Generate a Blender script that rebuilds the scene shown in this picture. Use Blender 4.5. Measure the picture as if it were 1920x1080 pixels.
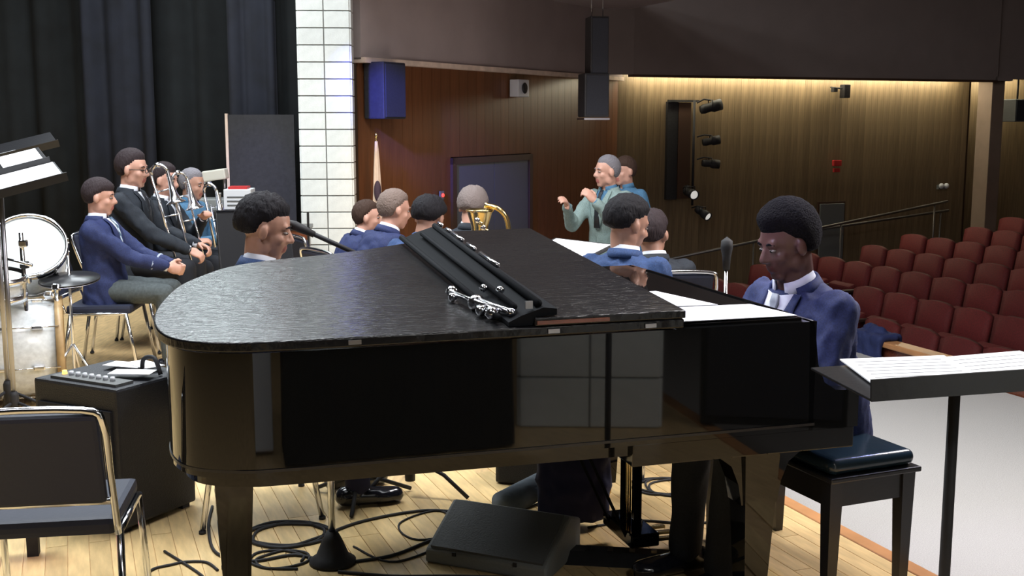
import bpy, bmesh, math, random
from mathutils import Vector, Matrix, noise
from mathutils.bvhtree import BVHTree
random.seed(7)
for o in list(bpy.data.objects): bpy.data.objects.remove(o)
SC = bpy.context.scene; COL = SC.collection
V = Vector; PI = math.pi
R = math.radians

# ------------------------------------------------------------------ camera, world, lights, exposure
FPX = 2150.0; PITCH = math.atan(315/FPX)
cd = bpy.data.cameras.new('camera'); cam = bpy.data.objects.new('camera', cd); COL.objects.link(cam)
cam.location = (0, 0, 1.6); cam.rotation_euler = (PI/2-PITCH, 0, 0)
cd.sensor_width = 36; cd.lens = 36*FPX/1920; cd.clip_start = .05; cd.clip_end = 100
SC.camera = cam
SC.view_settings.view_transform = 'Standard'; SC.view_settings.look = 'None'
SC.view_settings.gamma = 1; SC.view_settings.use_curve_mapping = False
SC.view_settings.exposure = 0.0
w = bpy.data.worlds.new('world'); SC.world = w; w.use_nodes = True
w.node_tree.nodes['Background'].inputs[0].default_value = (.75, .8, 1, 1)
w.node_tree.nodes['Background'].inputs[1].default_value = .02
def area(name, loc, target, size, power, col, spread=PI):
    l = bpy.data.lights.new(name, 'AREA'); l.shape = 'RECTANGLE'; l.size, l.size_y = size
    l.energy = power; l.color = col; l.spread = spread
    o = bpy.data.objects.new(name, l); COL.objects.link(o); o.location = loc
    o.rotation_euler = (V(target)-V(loc)).to_track_quat('-Z', 'Y').to_euler(); return o
def spot(name, loc, target, ang, power, col, blend=.5, r=.08):
    l = bpy.data.lights.new(name, 'SPOT'); l.energy = power; l.color = col; l.spot_size = R(ang); l.spot_blend = blend
    l.shadow_soft_size = r
    o = bpy.data.objects.new(name, l); COL.objects.link(o); o.location = loc
    o.rotation_euler = (V(target)-V(loc)).to_track_quat('-Z', 'Y').to_euler(); return o
area('stage_light_front', (-1.2, 5.2, 5.4), (-1.0, 5.6, 0), (2.2, 2.2), 300, (.93, .97, 1))
area('stage_light_back', (-3.0, 9.6, 5.2), (-2.2, 8.0, 0), (2.4, 1.6), 210, (.88, .95, 1))
area('stage_light_drums', (-3.4, 6.4, 4.6), (-2.8, 6.6, .4), (1.2, 1.2), 130, (.9, .97, 1))
area('stage_light_apron', (1.6, 5.0, 5.2), (1.4, 4.8, 0), (1.6, 1.6), 330, (1, .96, .95))
area('stage_light_low_back', (-2.75, 10.3, 3.45), (-.9, 3.3, 1.0), (.8, .4), 8.5, (.78, 1, .97))
area('front_fill_light', (-1.6, 1.2, 4.4), (-1.0, 5.0, 1.0), (1.0, 1.0), 55, (.95, .93, 1))  # added soft fill above the camera for the near faces, no known lamp
area('wing_light', (2.0, -.4, 4.2), (1.8, 1.3, .8), (1.0, 1.0), 42, (1, .98, .95))
spot('pillar_light', (-1.2, 7.0, 4.6), (-1.7, 10.8, -.1), 36, 250, (.95, 1, .97), .6, .2)
spot('blue_light', (-1.9, 8.3, 2.75), (-1.0, 11.9, 1.45), 17, 1900, (.10, .12, 1), .9)
spot('blue_curtain_light', (-2.2, 8.8, 4.6), (-2.45, 11.0, .7), 15, 500, (.15, .2, 1), .9)
spot('violet_side_light', (-1.6, 3.0, 4.2), (.95, 4.0, 1.15), 24, 210, (.60, .48, 1), .6)
area('apron_side_light', (3.3, 5.4, 2.7), (.1, 4.3, .1), (.7, .7), 105, (1, .92, .88))
spot('blue_rim_light', (3.2, 5.6, 3.6), (1.2, 3.9, .9), 30, 120, (.30, .36, 1), .6)
spot('amber_wall_light', (-.5, 9.2, 2.72), (-1.15, 11.5, .25), 40, 95, (1, .60, .26), .9)
area('house_light', (8.0, 13.0, 4.6), (8.0, 14.0, 0), (4, 3), 7, (1, .82, .66))
area('soffit_light', (1.0, 10.4, .9), (1.4, 13.4, 4.0), (2.4, .6), 15, (1, .86, .82))

# ------------------------------------------------------------------ frames
S21 = R(21.0)
def uv(u, v, z=0): return V((u*math.cos(S21)-v*math.sin(S21), u*math.sin(S21)+v*math.cos(S21), z))   # stage grid: u to the audience, v across the stage
PS = R(17.0); PO = V((0, 3.2, 0))
def pt(t, b, z=0): return PO + V((t*math.cos(PS)-b*math.sin(PS), t*math.sin(PS)+b*math.cos(PS), z))

# ------------------------------------------------------------------ materials
def mat(name, col, rough=.5, metal=0, nscale=0, namt=.25, bump=0, bscale=60, rnd=0, coat=0, emit=None, estr=0, spec=.5, stretch=(1, 1, 1), trans=0, alpha=1):
    m = bpy.data.materials.new(name); m.use_nodes = True; nt = m.node_tree; b = nt.nodes['Principled BSDF']
    b.inputs['Base Color'].default_value = (*col, 1); b.inputs['Roughness'].default_value = rough
    b.inputs['Metallic'].default_value = metal; b.inputs['Coat Weight'].default_value = coat
    b.inputs['Coat Roughness'].default_value = .03; b.inputs['Specular IOR Level'].default_value = spec
    b.inputs['Transmission Weight'].default_value = trans
    if emit: b.inputs['Emission Color'].default_value = (*emit, 1); b.inputs['Emission Strength'].default_value = estr
    tc = nt.nodes.new('ShaderNodeTexCoord'); mp = nt.nodes.new('ShaderNodeMapping'); mp.inputs['Scale'].default_value = stretch
    nt.links.new(tc.outputs['Object'], mp.inputs['Vector'])
    last = None
    if nscale:
        n = nt.nodes.new('ShaderNodeTexNoise'); n.inputs['Scale'].default_value = nscale; n.inputs['Detail'].default_value = 4
        nt.links.new(mp.outputs[0], n.inputs['Vector'])
        r = nt.nodes.new('ShaderNodeValToRGB'); r.color_ramp.elements[0].position = .3; r.color_ramp.elements[1].position = .7
        r.color_ramp.elements[0].color = (*[c*(1-namt) for c in col], 1); r.color_ramp.elements[1].color = (*[min(1, c*(1+namt)) for c in col], 1)
        nt.links.new(n.outputs['Fac'], r.inputs['Fac']); last = r.outputs['Color']
    if rnd:
        oi = nt.nodes.new('ShaderNodeObjectInfo'); hs = nt.nodes.new('ShaderNodeHueSaturation')
        mr = nt.nodes.new('ShaderNodeMapRange'); mr.inputs['To Min'].default_value = 1-rnd; mr.inputs['To Max'].default_value = 1+rnd
        nt.links.new(oi.outputs['Random'], mr.inputs['Value']); nt.links.new(mr.outputs[0], hs.inputs['Value'])
        if last: nt.links.new(last, hs.inputs['Color'])
        else: hs.inputs['Color'].default_value = (*col, 1)
        last = hs.outputs['Color']
    if last: nt.links.new(last, b.inputs['Base Color'])
    if bump:
        n2 = nt.nodes.new('ShaderNodeTexNoise'); n2.inputs['Scale'].default_value = bscale; n2.inputs['Detail'].default_value = 3
        nt.links.new(mp.outputs[0], n2.inputs['Vector'])
        bp = nt.nodes.new('ShaderNodeBump'); bp.inputs['Strength'].default_value = bump; bp.inputs['Distance'].default_value = .01
        nt.links.new(n2.outputs['Fac'], bp.inputs['Height']); nt.links.new(bp.outputs[0], b.inputs['Normal'])
    return m
M = {}
M['oak'] = mat('oak_board', (.72, .52, .25), .32, nscale=6, namt=.16, rnd=.16, stretch=(6, 1, 1), bump=.05, coat=.15)
M['oakbase'] = mat('oak_floor', (.66, .46, .23), .35, nscale=8, namt=.2, stretch=(6, 1, 1))
M['oaktrim'] = mat('oak_nosing', (.50, .24, .10), .35, nscale=6, namt=.15)
M['carpet'] = mat('grey_carpet', (.42, .41, .40), .95, nscale=180, namt=.16, bump=.5, bscale=300)
M['housefloor'] = mat('house_floor', (.03, .018, .018), .9, nscale=20)
M['plank'] = mat('wood_panel', (.165, .118, .066), .45, nscale=3, namt=.22, rnd=.14, stretch=(14, 14, .8))
M['plankred'] = mat('wood_panel_red', (.135, .050, .019), .38, nscale=3, namt=.2, rnd=.10, stretch=(14, 14, .8))
M['plankback'] = mat('panel_gap', (.05, .025, .012), .7)
M['plaster'] = mat('plaster', (.36, .30, .29), .85, nscale=3, namt=.05, bump=.1, bscale=80)
M['plasterdark'] = mat('plaster_dark', (.22, .18, .17), .85, nscale=3, namt=.05)
M['mortar'] = mat('mortar', (.22, .22, .21), .9)
M['block'] = mat('painted_block', (.70, .73, .71), .6, nscale=20, namt=.05, rnd=.04, bump=.15, bscale=90)
M['curtain'] = mat('black_curtain', (.0065, .0085, .0095), .95, nscale=5, namt=.3)
M['curtain2'] = mat('lit_black_curtain', (.008, .010, .018), .9, nscale=5, namt=.3)  # black curtain again where light falls, bluish light put into the colour
M['black'] = mat('black_lacquer', (.004, .004, .004), .03, spec=.5)
M['satin'] = mat('satin_black', (.012, .012, .014), .3, bump=.05)
M['dull'] = mat('dull_black', (.006, .007, .009), .8, spec=.1)
M['matte'] = mat('matte_black', (.018, .018, .021), .7, nscale=30, namt=.25)
M['tolex'] = mat('amp_vinyl', (.014, .016, .022), .55, bump=.4, bscale=220)
M['cloth'] = mat('speaker_cloth', (.02, .022, .03), .9, nscale=200, namt=.5)
M['chrome'] = mat('chrome', (.78, .79, .82), .16, 1)
M['steel'] = mat('dull_steel', (.42, .42, .45), .35, 1)
M['brass'] = mat('gold_brass', (.86, .66, .30), .22, 1)
M['silver'] = mat('silver_plate', (.85, .86, .90), .2, 1)
M['white'] = mat('white_paper', (.86, .87, .9), .7)
M['ink'] = mat('print_ink', (.1, .1, .12), .8)
M['ivory'] = mat('drum_head', (.78, .82, .80), .45)
M['pearl'] = mat('pearl_wrap', (.72, .76, .78), .25, nscale=40, namt=.12)
M['maple'] = mat('maple_hoop', (.40, .27, .13), .4, nscale=12)
M['mahog'] = mat('mahogany', (.16, .045, .022), .25, nscale=10, namt=.3, coat=.4, stretch=(1, 8, 8))
M['vinylblue'] = mat('blue_vinyl', (.014, .018, .04), .6, bump=.1, bscale=60)
M['benchpad'] = mat('bench_vinyl', (.012, .025, .04), .2, bump=.06, bscale=30)
M['seatred'] = mat('red_upholstery', (.12, .011, .011), .8, nscale=60, namt=.2, rnd=.12)
M['seatshell'] = mat('seat_shell', (.10, .018, .018), .6)
M['armrest'] = mat('armrest', (.03, .015, .012), .5)
M['greydoor'] = mat('grey_door', (.10, .105, .11), .5)
M['doorframe'] = mat('door_frame', (.06, .03, .018), .5)
M['greybox'] = mat('grey_panel', (.13, .14, .14), .6)
M['gunmetal'] = mat('dark_grey_plastic', (.10, .105, .105), .6, bump=.3, bscale=150)
M['gunmetal2'] = mat('mid_grey_plastic', (.20, .21, .205), .6, bump=.2, bscale=150)
M['greycloth'] = mat('grey_cloth', (.16, .19, .22), .9, nscale=12, bump=.3, bscale=25)
M['beige'] = mat('beige_plastic', (.55, .54, .48), .5)
M['offwhite'] = mat('offwhite_case', (.62, .64, .68), .45)
M['red'] = mat('red_plastic', (.45, .03, .03), .4)
M['redlamp'] = mat('red_lamp', (.8, .05, .05), .4, emit=(1, .08, .05), estr=1.5)
M['pinklamp'] = mat('pink_lamp', (.9, .1, .4), .4, emit=(1, .08, .35), estr=3)
M['greenlamp'] = mat('amber_lamp', (.9, .6, .1), .4, emit=(1, .6, .15), estr=2)
M['cove'] = mat('cove_lamp', (1, .9, .7), .5, emit=(1, .91, .66), estr=46)
M['lens'] = mat('lamp_lens', (.8, .8, .78), .2, emit=(1, .97, .9), estr=.5)
M['flagcloth'] = mat('flag_cloth', (.66, .52, .42), .8, nscale=8, namt=.15)
M['columnpaint'] = mat('column_paint', (.24, .175, .13), .8, nscale=4, namt=.08)
M['flagdark'] = mat('flag_dark', (.05, .03, .05), .8)
M['eyewhite'] = mat('eye_white', (.32, .28, .26), .4)
M['iris'] = mat('eye_dark', (.012, .008, .007), .2)
M['glasslens'] = mat('spectacle_frame', (.01, .01, .012), .3)
M['rope'] = mat('handrail_metal', (.13, .12, .11), .4, .6)
SKIN = {'dark': mat('skin_dark', (.125, .058, .052), .42, nscale=14, namt=.10), 'light': mat('skin_light', (.60, .33, .25), .48, nscale=14, namt=.08),
        'tan': mat('skin_tan', (.46, .25, .18), .48, nscale=14, namt=.08)}
LIP = {'dark': mat('lip_dark', (.12, .04, .04), .4), 'light': mat('lip_light', (.45, .15, .13), .45), 'tan': mat('lip_tan', (.36, .13, .11), .45)}
HAIR = {'black': mat('hair_black', (.012, .011, .014), .75, spec=.2, bump=.8, bscale=90, stretch=(1, 1, .3)), 'afro': mat('hair_afro', (.008, .007, .010), .9, spec=.12, bump=1, bscale=160),
        'brown': mat('hair_brown', (.055, .032, .024), .75, spec=.2, bump=.8, bscale=90, stretch=(1, 1, .3)), 'darkbrown': mat('hair_dark_brown', (.035, .025, .028), .75, spec=.2, bump=.8, bscale=90, stretch=(1, 1, .3)),
        'grey': mat('hair_grey', (.20, .19, .21), .75, spec=.2, bump=.8, bscale=90), 'ash': mat('hair_ash', (.20, .15, .13), .75, spec=.2, bump=.8, bscale=90), 'fair': mat('hair_fair', (.22, .18, .17), .75, spec=.2, bump=.8, bscale=90)}
CL = {'navy': mat('navy_blazer', (.014, .024, .095), .8, nscale=160, namt=.3, bump=.2, bscale=12), 'dark': mat('dark_suit', (.012, .017, .026), .8, nscale=160, namt=.3, bump=.2, bscale=12),
      'blue': mat('blue_blazer', (.022, .055, .16), .8, nscale=160, namt=.3, bump=.2, bscale=12), 'sage': mat('sage_jacket', (.22, .30, .29), .85, nscale=160, namt=.2, bump=.2, bscale=12),
      'denim': mat('blue_shirt', (.06, .16, .28), .85, nscale=100, namt=.2), 'white': mat('white_shirt', (.74, .77, .86), .8, bump=.1, bscale=20),
      'greypant': mat('grey_trousers', (.07, .085, .09), .85, nscale=60, namt=.2, bump=.2, bscale=10), 'blackpant': mat('black_trousers', (.010, .012, .018), .85, bump=.2, bscale=10),
      'navypant': mat('navy_trousers', (.012, .014, .05), .85, bump=.2, bscale=10),
      'shoe': mat('polished_shoe', (.012, .013, .02), .18, coat=.6), 'tieblue': mat('striped_tie', (.26, .36, .50), .6), 'tiegrey': mat('grey_tie', (.30, .33, .38), .5),
      'tiedark': mat('dark_tie', (.012, .014, .02), .5), 'piping': mat('light_piping', (.35, .40, .55), .7)}
# diagonal stripes on the boy's tie
def stripes(m, c1, c2, scale, rot):
    nt = m.node_tree; b = nt.nodes['Principled BSDF']; tc = nt.nodes.new('ShaderNodeTexCoord'); mp = nt.nodes.new('ShaderNodeMapping')
    mp.inputs['Rotation'].default_value = rot
    wv = nt.nodes.new('ShaderNodeTexWave'); wv.bands_direction = 'Z'; wv.inputs['Scale'].default_value = scale
    r = nt.nodes.new('ShaderNodeValToRGB'); r.color_ramp.interpolation = 'CONSTANT'
    r.color_ramp.elements[0].color = (*c1, 1); r.color_ramp.elements[1].position = .5; r.color_ramp.elements[1].color = (*c2, 1)
    nt.links.new(tc.outputs['Object'], mp.inputs[0]); nt.links.new(mp.outputs[0], wv.inputs['Vector']); nt.links.new(wv.outputs['Fac'], r.inputs[0]); nt.links.new(r.outputs[0], b.inputs['Base Color'])
stripes(CL['tieblue'], (.08, .14, .22), (.62, .72, .82), 7, (.6, 0, 0))
# the piano lid: satin black with fine arcs rubbed into the finish
def lid_material():
    m = bpy.data.materials.new('rubbed_black_lid'); m.use_nodes = True; nt = m.node_tree; b = nt.nodes['Principled BSDF']
    b.inputs['Base Color'].default_value = (.007, .007, .008, 1); b.inputs['Specular IOR Level'].default_value = .42
    tc = nt.nodes.new('ShaderNodeTexCoord'); mp = nt.nodes.new('ShaderNodeMapping'); mp.inputs['Scale'].default_value = (6, 42, 6)
    mp.inputs['Rotation'].default_value = (0, 0, R(-14))
    n = nt.nodes.new('ShaderNodeTexNoise'); n.inputs['Scale'].default_value = 3.2; n.inputs['Detail'].default_value = 3; n.inputs['Distortion'].default_value = .15
    bp = nt.nodes.new('ShaderNodeBump'); bp.inputs['Strength'].default_value = .5; bp.inputs['Distance'].default_value = .008
    nt.links.new(tc.outputs['Object'], mp.inputs[0]); nt.links.new(mp.outputs[0], n.inputs['Vector']); nt.links.new(n.outputs['Fac'], bp.inputs['Height']); nt.links.new(bp.outputs[0], b.inputs['Normal'])
    n2 = nt.nodes.new('ShaderNodeTexNoise'); n2.inputs['Scale'].default_value = 2.2; mr = nt.nodes.new('ShaderNodeMapRange')
    mr.inputs['To Min'].default_value = .20; mr.inputs['To Max'].default_value = .32
    nt.links.new(tc.outputs['Object'], n2.inputs['Vector']); nt.links.new(n2.outputs['Fac'], mr.inputs['Value']); nt.links.new(mr.outputs[0], b.inputs['Roughness'])
    return m
M['lid'] = lid_material()

# ------------------------------------------------------------------ mesh helpers
def nb(): return bmesh.new()
def link(name, bm, m, parent=None, smooth=False, loc=None, kind=None):
    me = bpy.data.meshes.new(name); bmesh.ops.recalc_face_normals(bm, faces=bm.faces); bm.to_mesh(me); bm.free()
    for mm in (m if isinstance(m, (list, tuple)) else [m]): me.materials.append(mm)
    if smooth:
        for p in me.polygons: p.use_smooth = True
    o = bpy.data.objects.new(name, me); COL.objects.link(o)
    if parent is not None: o.parent = parent
    if loc is not None: o.location = loc
    if kind: o['kind'] = kind
    return o
def tag(o, label, cat, group=None):
    o['label'] = label; o['category'] = cat
    if group: o['group'] = group
    return o
def thing(name, label, cat, loc=(0, 0, 0), rz=0, group=None):
    o = bpy.data.objects.new(name, None); o.empty_display_size = .1; COL.objects.link(o)
    o.location = loc; o.rotation_euler = (0, 0, rz); return tag(o, label, cat, group)
def copy_tree(o, parent=None):
    c = o.copy(); COL.objects.link(c)
    if parent is not None: c.parent = parent
    for ch in [x for x in KIDS.get(o.name, [])]: copy_tree(ch, c)
    return c
KIDS = {}
def index(o):
    KIDS[o.name] = [x for x in bpy.data.objects if x.parent == o]
    for x in KIDS[o.name]: index(x)
def box(bm, c, s, rot=None, bev=0):
    r = bmesh.ops.create_cube(bm, size=1); vs = r['verts']
    bmesh.ops.scale(bm, vec=s, verts=vs)
    if bev:
        es = list({e for v in vs for e in v.link_edges})
        rr = bmesh.ops.bevel(bm, geom=es, offset=bev, segments=2, affect='EDGES', profile=.6)
        vs = list({v for f in rr['faces'] for v in f.verts} | {v for v in vs if v.is_valid})
        seen = set(vs); st = list(vs)
        while st:
            q = st.pop()
            for e in q.link_edges:
                x = e.other_vert(q)
                if x not in seen: seen.add(x); st.append(x)
        vs = list(seen)
    if rot is not None: bmesh.ops.transform(bm, matrix=rot if isinstance(rot, Matrix) else Matrix.Rotation(rot, 4, 'Z'), verts=vs)
    bmesh.ops.translate(bm, vec=c, verts=vs)
def bxm(name, c, s, m, parent=None, rot=None, bev=0, kind=None):
    bm = nb(); box(bm, (0, 0, 0), s, rot, bev); return link(name, bm, m, parent, loc=c, kind=kind)
def frame_of(d):
    d = d.normalized(); a = V((0, 0, 1)) if abs(d.z) < .9 else V((1, 0, 0))
    x = d.cross(a).normalized(); return x, d.cross(x).normalized()
def tube(bm, pts, r, seg=8, cap=True, closed=False):
    pts = [V(p) for p in pts]; n = len(pts); rs = r if isinstance(r, (list, tuple)) else [r]*n
    rings = []; x = None
    for i, p in enumerate(pts):
        if closed: d = pts[(i+1) % n]-pts[i-1]
        else: d = (pts[min(i+1, n-1)]-pts[max(i-1, 0)])
        d.normalize()
        if x is None: x, y = frame_of(d)
        else:
            x = (x-d*x.dot(d)).normalized(); y = d.cross(x)
        rings.append([bm.verts.new(p+(x*math.cos(2*PI*k/seg)+y*math.sin(2*PI*k/seg))*rs[i]) for k in range(seg)])
    m = n if closed else n-1
    for i in range(m):
        a, b = rings[i], rings[(i+1) % n]
        for k in range(seg): bm.faces.new((a[k], a[(k+1) % seg], b[(k+1) % seg], b[k]))
    if cap and not closed:
        bm.faces.new(rings[0][::-1]); bm.faces.new(rings[-1])
def tb(name, pts, r, m, parent=None, seg=8, closed=False):
    bm = nb(); tube(bm, pts, r, seg, closed=closed); return link(name, bm, m, parent, smooth=True)
def lathe(bm, prof, seg=24, mtx=None):
    rings = []
    for r, z in prof:
        if r < 1e-5: rings.append([bm.verts.new((0, 0, z))])
        else: rings.append([bm.verts.new((r*math.cos(2*PI*k/seg), r*math.sin(2*PI*k/seg), z)) for k in range(seg)])
    for a, b in zip(rings, rings[1:]):
        for k in range(seg):
            k2 = (k+1) % seg
            if len(a) == 1 and len(b) == 1: continue
            if len(a) == 1: bm.faces.new((a[0], b[k], b[k2]))
            elif len(b) == 1: bm.faces.new((a[k], a[k2], b[0]))
            else: bm.faces.new((a[k], a[k2], b[k2], b[k]))
    if mtx is not None: bmesh.ops.transform(bm, matrix=mtx, verts=[v for rg in rings for v in rg])
def lt(name, prof, m, parent=None, seg=24, mtx=None):
    bm = nb(); lathe(bm, prof, seg, mtx); return link(name, bm, m, parent, smooth=True)
def prism(bm, poly, z0, z1, top=None):
    """poly: list of (x,y); z0,z1 numbers or functions of (x,y)"""
    f0 = z0 if callable(z0) else (lambda x, y: z0); f1 = z1 if callable(z1) else (lambda x, y: z1)
    a = [bm.verts.new((x, y, f0(x, y))) for x, y in poly]; b = [bm.verts.new((x, y, f1(x, y))) for x, y in poly]
    n = len(poly)
    bm.faces.new(a[::-1]); bm.faces.new(b)
    for i in range(n): bm.faces.new((a[i], a[(i+1) % n], b[(i+1) % n], b[i]))
def prm(name, poly, z0, z1, m, parent=None, bev=0):
    bm = nb(); prism(bm, poly, z0, z1); o = link(name, bm, m, parent)
    if bev:
        md = o.modifiers.new('bevel', 'BEVEL'); md.width = bev; md.segments = 3; md.limit_method = 'ANGLE'; md.angle_limit = R(40)
    return o
def quadwall(name, a, b, z0, z1, th, m, kind='structure', parent=None):
    """a wall slab whose seen face runs a->b, thickness th away to the left of the run"""
    a = V(a); b = V(b); d = (b-a); n = V((-d.y, d.x, 0)).normalized()*th
    bm = nb(); prism(bm, [(a.x, a.y), (b.x, b.y), (b.x+n.x, b.y+n.y), (a.x+n.x, a.y+n.y)], z0, z1)
    return link(name, bm, m, parent, kind=kind)
def smoothcurve(pts, k=6):
    pts = [V(p) for p in pts]; out = []
    for i in range(len(pts)-1):
        p0 = pts[max(i-1, 0)]; p1 = pts[i]; p2 = pts[i+1]; p3 = pts[min(i+2, len(pts)-1)]
        for j in range(k):
            t = j/k; out.append(.5*((2*p1)+(-p0+p2)*t+(2*p0-5*p1+4*p2-p3)*t*t+(-p0+3*p1-3*p2+p3)*t**3))
    out.append(pts[-1]); return out

# ------------------------------------------------------------------ the setting: floors
U_EDGE = 2.80
def world_poly(pts): return [tuple(uv(*p)[:2]) for p in pts]
fl = prm('floor', world_poly([(-7.5, -8.5), (U_EDGE-.07, -8.5), (U_EDGE-.07, 14), (-7.5, 14)]), -.55, -.006, M['oakbase']); fl['kind'] = 'structure'
# floor boards laid parallel to the stage edge where the picture shows them
rb = random.Random(3); BW = .076
mesh_cache = {}
def board_mesh(L):
    if L not in mesh_cache:
        bm = nb(); box(bm, (0, 0, -.004), (BW-.003, L-.003, .008)); me = bpy.data.meshes.new('floor_board'); bm.to_mesh(me); bm.free(); me.materials.append(M['oak']); mesh_cache[L] = me
    return mesh_cache[L]
u = U_EDGE-.07-BW/2; nbd = 0
fm = Matrix.Rotation(S21, 4, 'Z')
while u > -1.75:
    v = 3.0-rb.choice([0, .3, .6, .9])
    vmax = 4.6 if u > 1.0 else 6.6
    while v < vmax:
        L = rb.choice([.9, 1.2, 1.5])
        if v+L > 2.9 + max(0, -.35*(u-1.4)) and nbd < 290:
            o = bpy.data.objects.new('floor_board', board_mesh(L)); COL.objects.link(o); o.parent = fl
            o.location = uv(u, v+L/2, .0); o.rotation_euler = (0, 0, S21); nbd += 1
        v += L
    u -= BW
tr = prm('trim_1', world_poly([(U_EDGE-.07, -8.5), (U_EDGE, -8.5), (U_EDGE, 14), (U_EDGE-.07, 14)]), -.06, .004, M['oaktrim'], bev=.006); tr['kind'] = 'structure'
ap = prm('floor_apron', world_poly([(U_EDGE-.02, -8.5), (6.55, -8.5), (6.55, 13.6), (U_EDGE-.02, 13.6)]), -.75, -.45, M['carpet']); ap['kind'] = 'structure'
fr = prm('wall_stage_front', world_poly([(U_EDGE-.06, -8.5), (U_EDGE-.02, -8.5), (U_EDGE-.02, 14), (U_EDGE-.06, 14)]), -.6, -.06, M['plankback']); fr['kind'] = 'structure'
# house floor, raked
def rake(u_): return -1.42+max(0, (u_-7.0))*.105
hf = prm('floor_house', world_poly([(6.5, -3), (7.0, -3), (7.0, 14.9), (6.5, 14.9)]), -1.8, rake(7), M['housefloor']); hf['kind'] = 'structure'
bm = nb()
pp = [(7.0, -3), (20, -3), (20, 16), (7.0, 16)]
a_ = [bm.verts.new(uv(p[0], p[1], rake(p[0]))) for p in pp]; b_ = [bm.verts.new(uv(p[0], p[1], -1.9)) for p in pp]
bm.faces.new(a_); bm.faces.new(b_[::-1])
for i in range(4): bm.faces.new((a_[i], a_[(i+1) % 4], b_[(i+1) % 4], b_[i]))
hr = link('floor_house_rake', bm, M['housefloor'], kind='structure')
# low wall with a wooden cap between apron and seats
cw = thing('apron_rail', 'low dark wall with pale wooden cap along the far edge of the grey carpet', 'railing', uv(6.6, 0, -.45), S21)
bxm('rail_wall', (0, 6, -.10), (.06, 16, .38), M['mahog'], cw)
bxm('rail_cap', (0, 6, .115), (.16, 16, .05), M['oaktrim'], cw, bev=.012)

# ------------------------------------------------------------------ walls
def wallpt(s): return V((-1.52+.497*s, 11.1+.868*s, 0))
WOODTOP = 2.17
quadwall('wall_proscenium', wallpt(.06), wallpt(6.1), -1.9, 5.2, .2, M['plankback'])
wp = bpy.data.objects['wall_proscenium']
pm_ = {}
def plank_obj(parent, p, ang, w_, z0, z1, m, th=.018):
    key = (round(w_, 3), round(z0, 3), round(z1, 3), m.name, th)
    if key not in pm_:
        bm = nb(); box(bm, (0, 0, (z0+z1)/2), (w_, th, z1-z0)); me = bpy.data.meshes.new('wood_plank'); bm.to_mesh(me); bm.free(); me.materials.append(m); pm_[key] = me
    o = bpy.data.objects.new('wood_plank', pm_[key]); COL.objects.link(o); o.parent = parent; o.location = p; o.rotation_euler = (0, 0, ang); return o
angW = math.atan2(.868, .497); nW = V((.868, -.497, 0))
DS0, DS1 = 1.76, 3.39
s = .06
while s < 5.9:
    z0 = -1.4
    if DS0-.16 < s+.09 < DS1+.16: z0 = 1.20
    plank_obj(wp, wallpt(s+.09)+nW*.012, angW, .176, z0, WOODTOP, M['plankred']); s += .18
# grey upper wall, a little proud, with the ledge under it
quadwall('wall_proscenium_upper', wallpt(.02)+nW*.09, wallpt(6.0)+nW*.09, WOODTOP, 5.2, .10, M['plaster'])
lg = quadwall('trim_2', wallpt(.02)+nW*.13, wallpt(5.98)+nW*.13, WOODTOP-.03, WOODTOP+.02, .14, M['flagcloth'])
# double doors in the proscenium wall
dr = thing('door_1', 'dark grey double doors low in the orange wood wall', 'door', wallpt((DS0+DS1)/2)+nW*.02, angW); del dr['label']; del dr['category']; dr['kind'] = 'structure'
W2 = (DS1-DS0)
for sx in (-1, 1):
    d_ = bxm('door_leaf', (sx*W2/4, 0, -.13), (W2/2-.012, .04, 2.5), M['greydoor'], dr)
    bxm('handle', (-sx*(W2/4-.08), -.05, -.15), (.03, .06, .22), M['steel'], d_)
for sx in (-1, 1): bxm('door_jamb', (sx*(W2/2+.05), 0, -.11), (.08, .07, 2.6), M['doorframe'], dr)
bxm('door_lintel', (0, 0, 1.155), (W2+.18, .07, .07), M['doorframe'], dr)
# house side wall with planks
VW = 14.75
quadwall('wall_house', uv(6.9, VW+.02), uv(13.55, VW+.02), -1.9, 5.2, .2, M['plankback'])
wh = bpy.data.objects['wall_house']
u = 7.05
while u < 13.45:
    plank_obj(wh, uv(u+.055, VW), S21, .108, -1.4, 2.9, M['plank'] if int(u*100) % 5 else M['plank'], .02); u += .111
quadwall('wall_house_bulkhead', uv(7.05, 13.9), uv(13.25, 13.9), 2.2, 5.2, .12, M['plasterdark'])
quadwall('wall_house_bulkhead_return', (.98, 15.42, 0), (1.62, 15.50, 0), 2.2, 5.2, .1, M['plasterdark'])
quadwall('wall_house_cove_lid', uv(7.05, 14.02), uv(13.25, 14.02), 2.75, 2.82, .8, M['plasterdark'])
quadwall('trim_3', uv(7.05, 13.895), uv(13.25, 13.895), 2.17, 2.2, .13, M['doorframe'])
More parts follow.
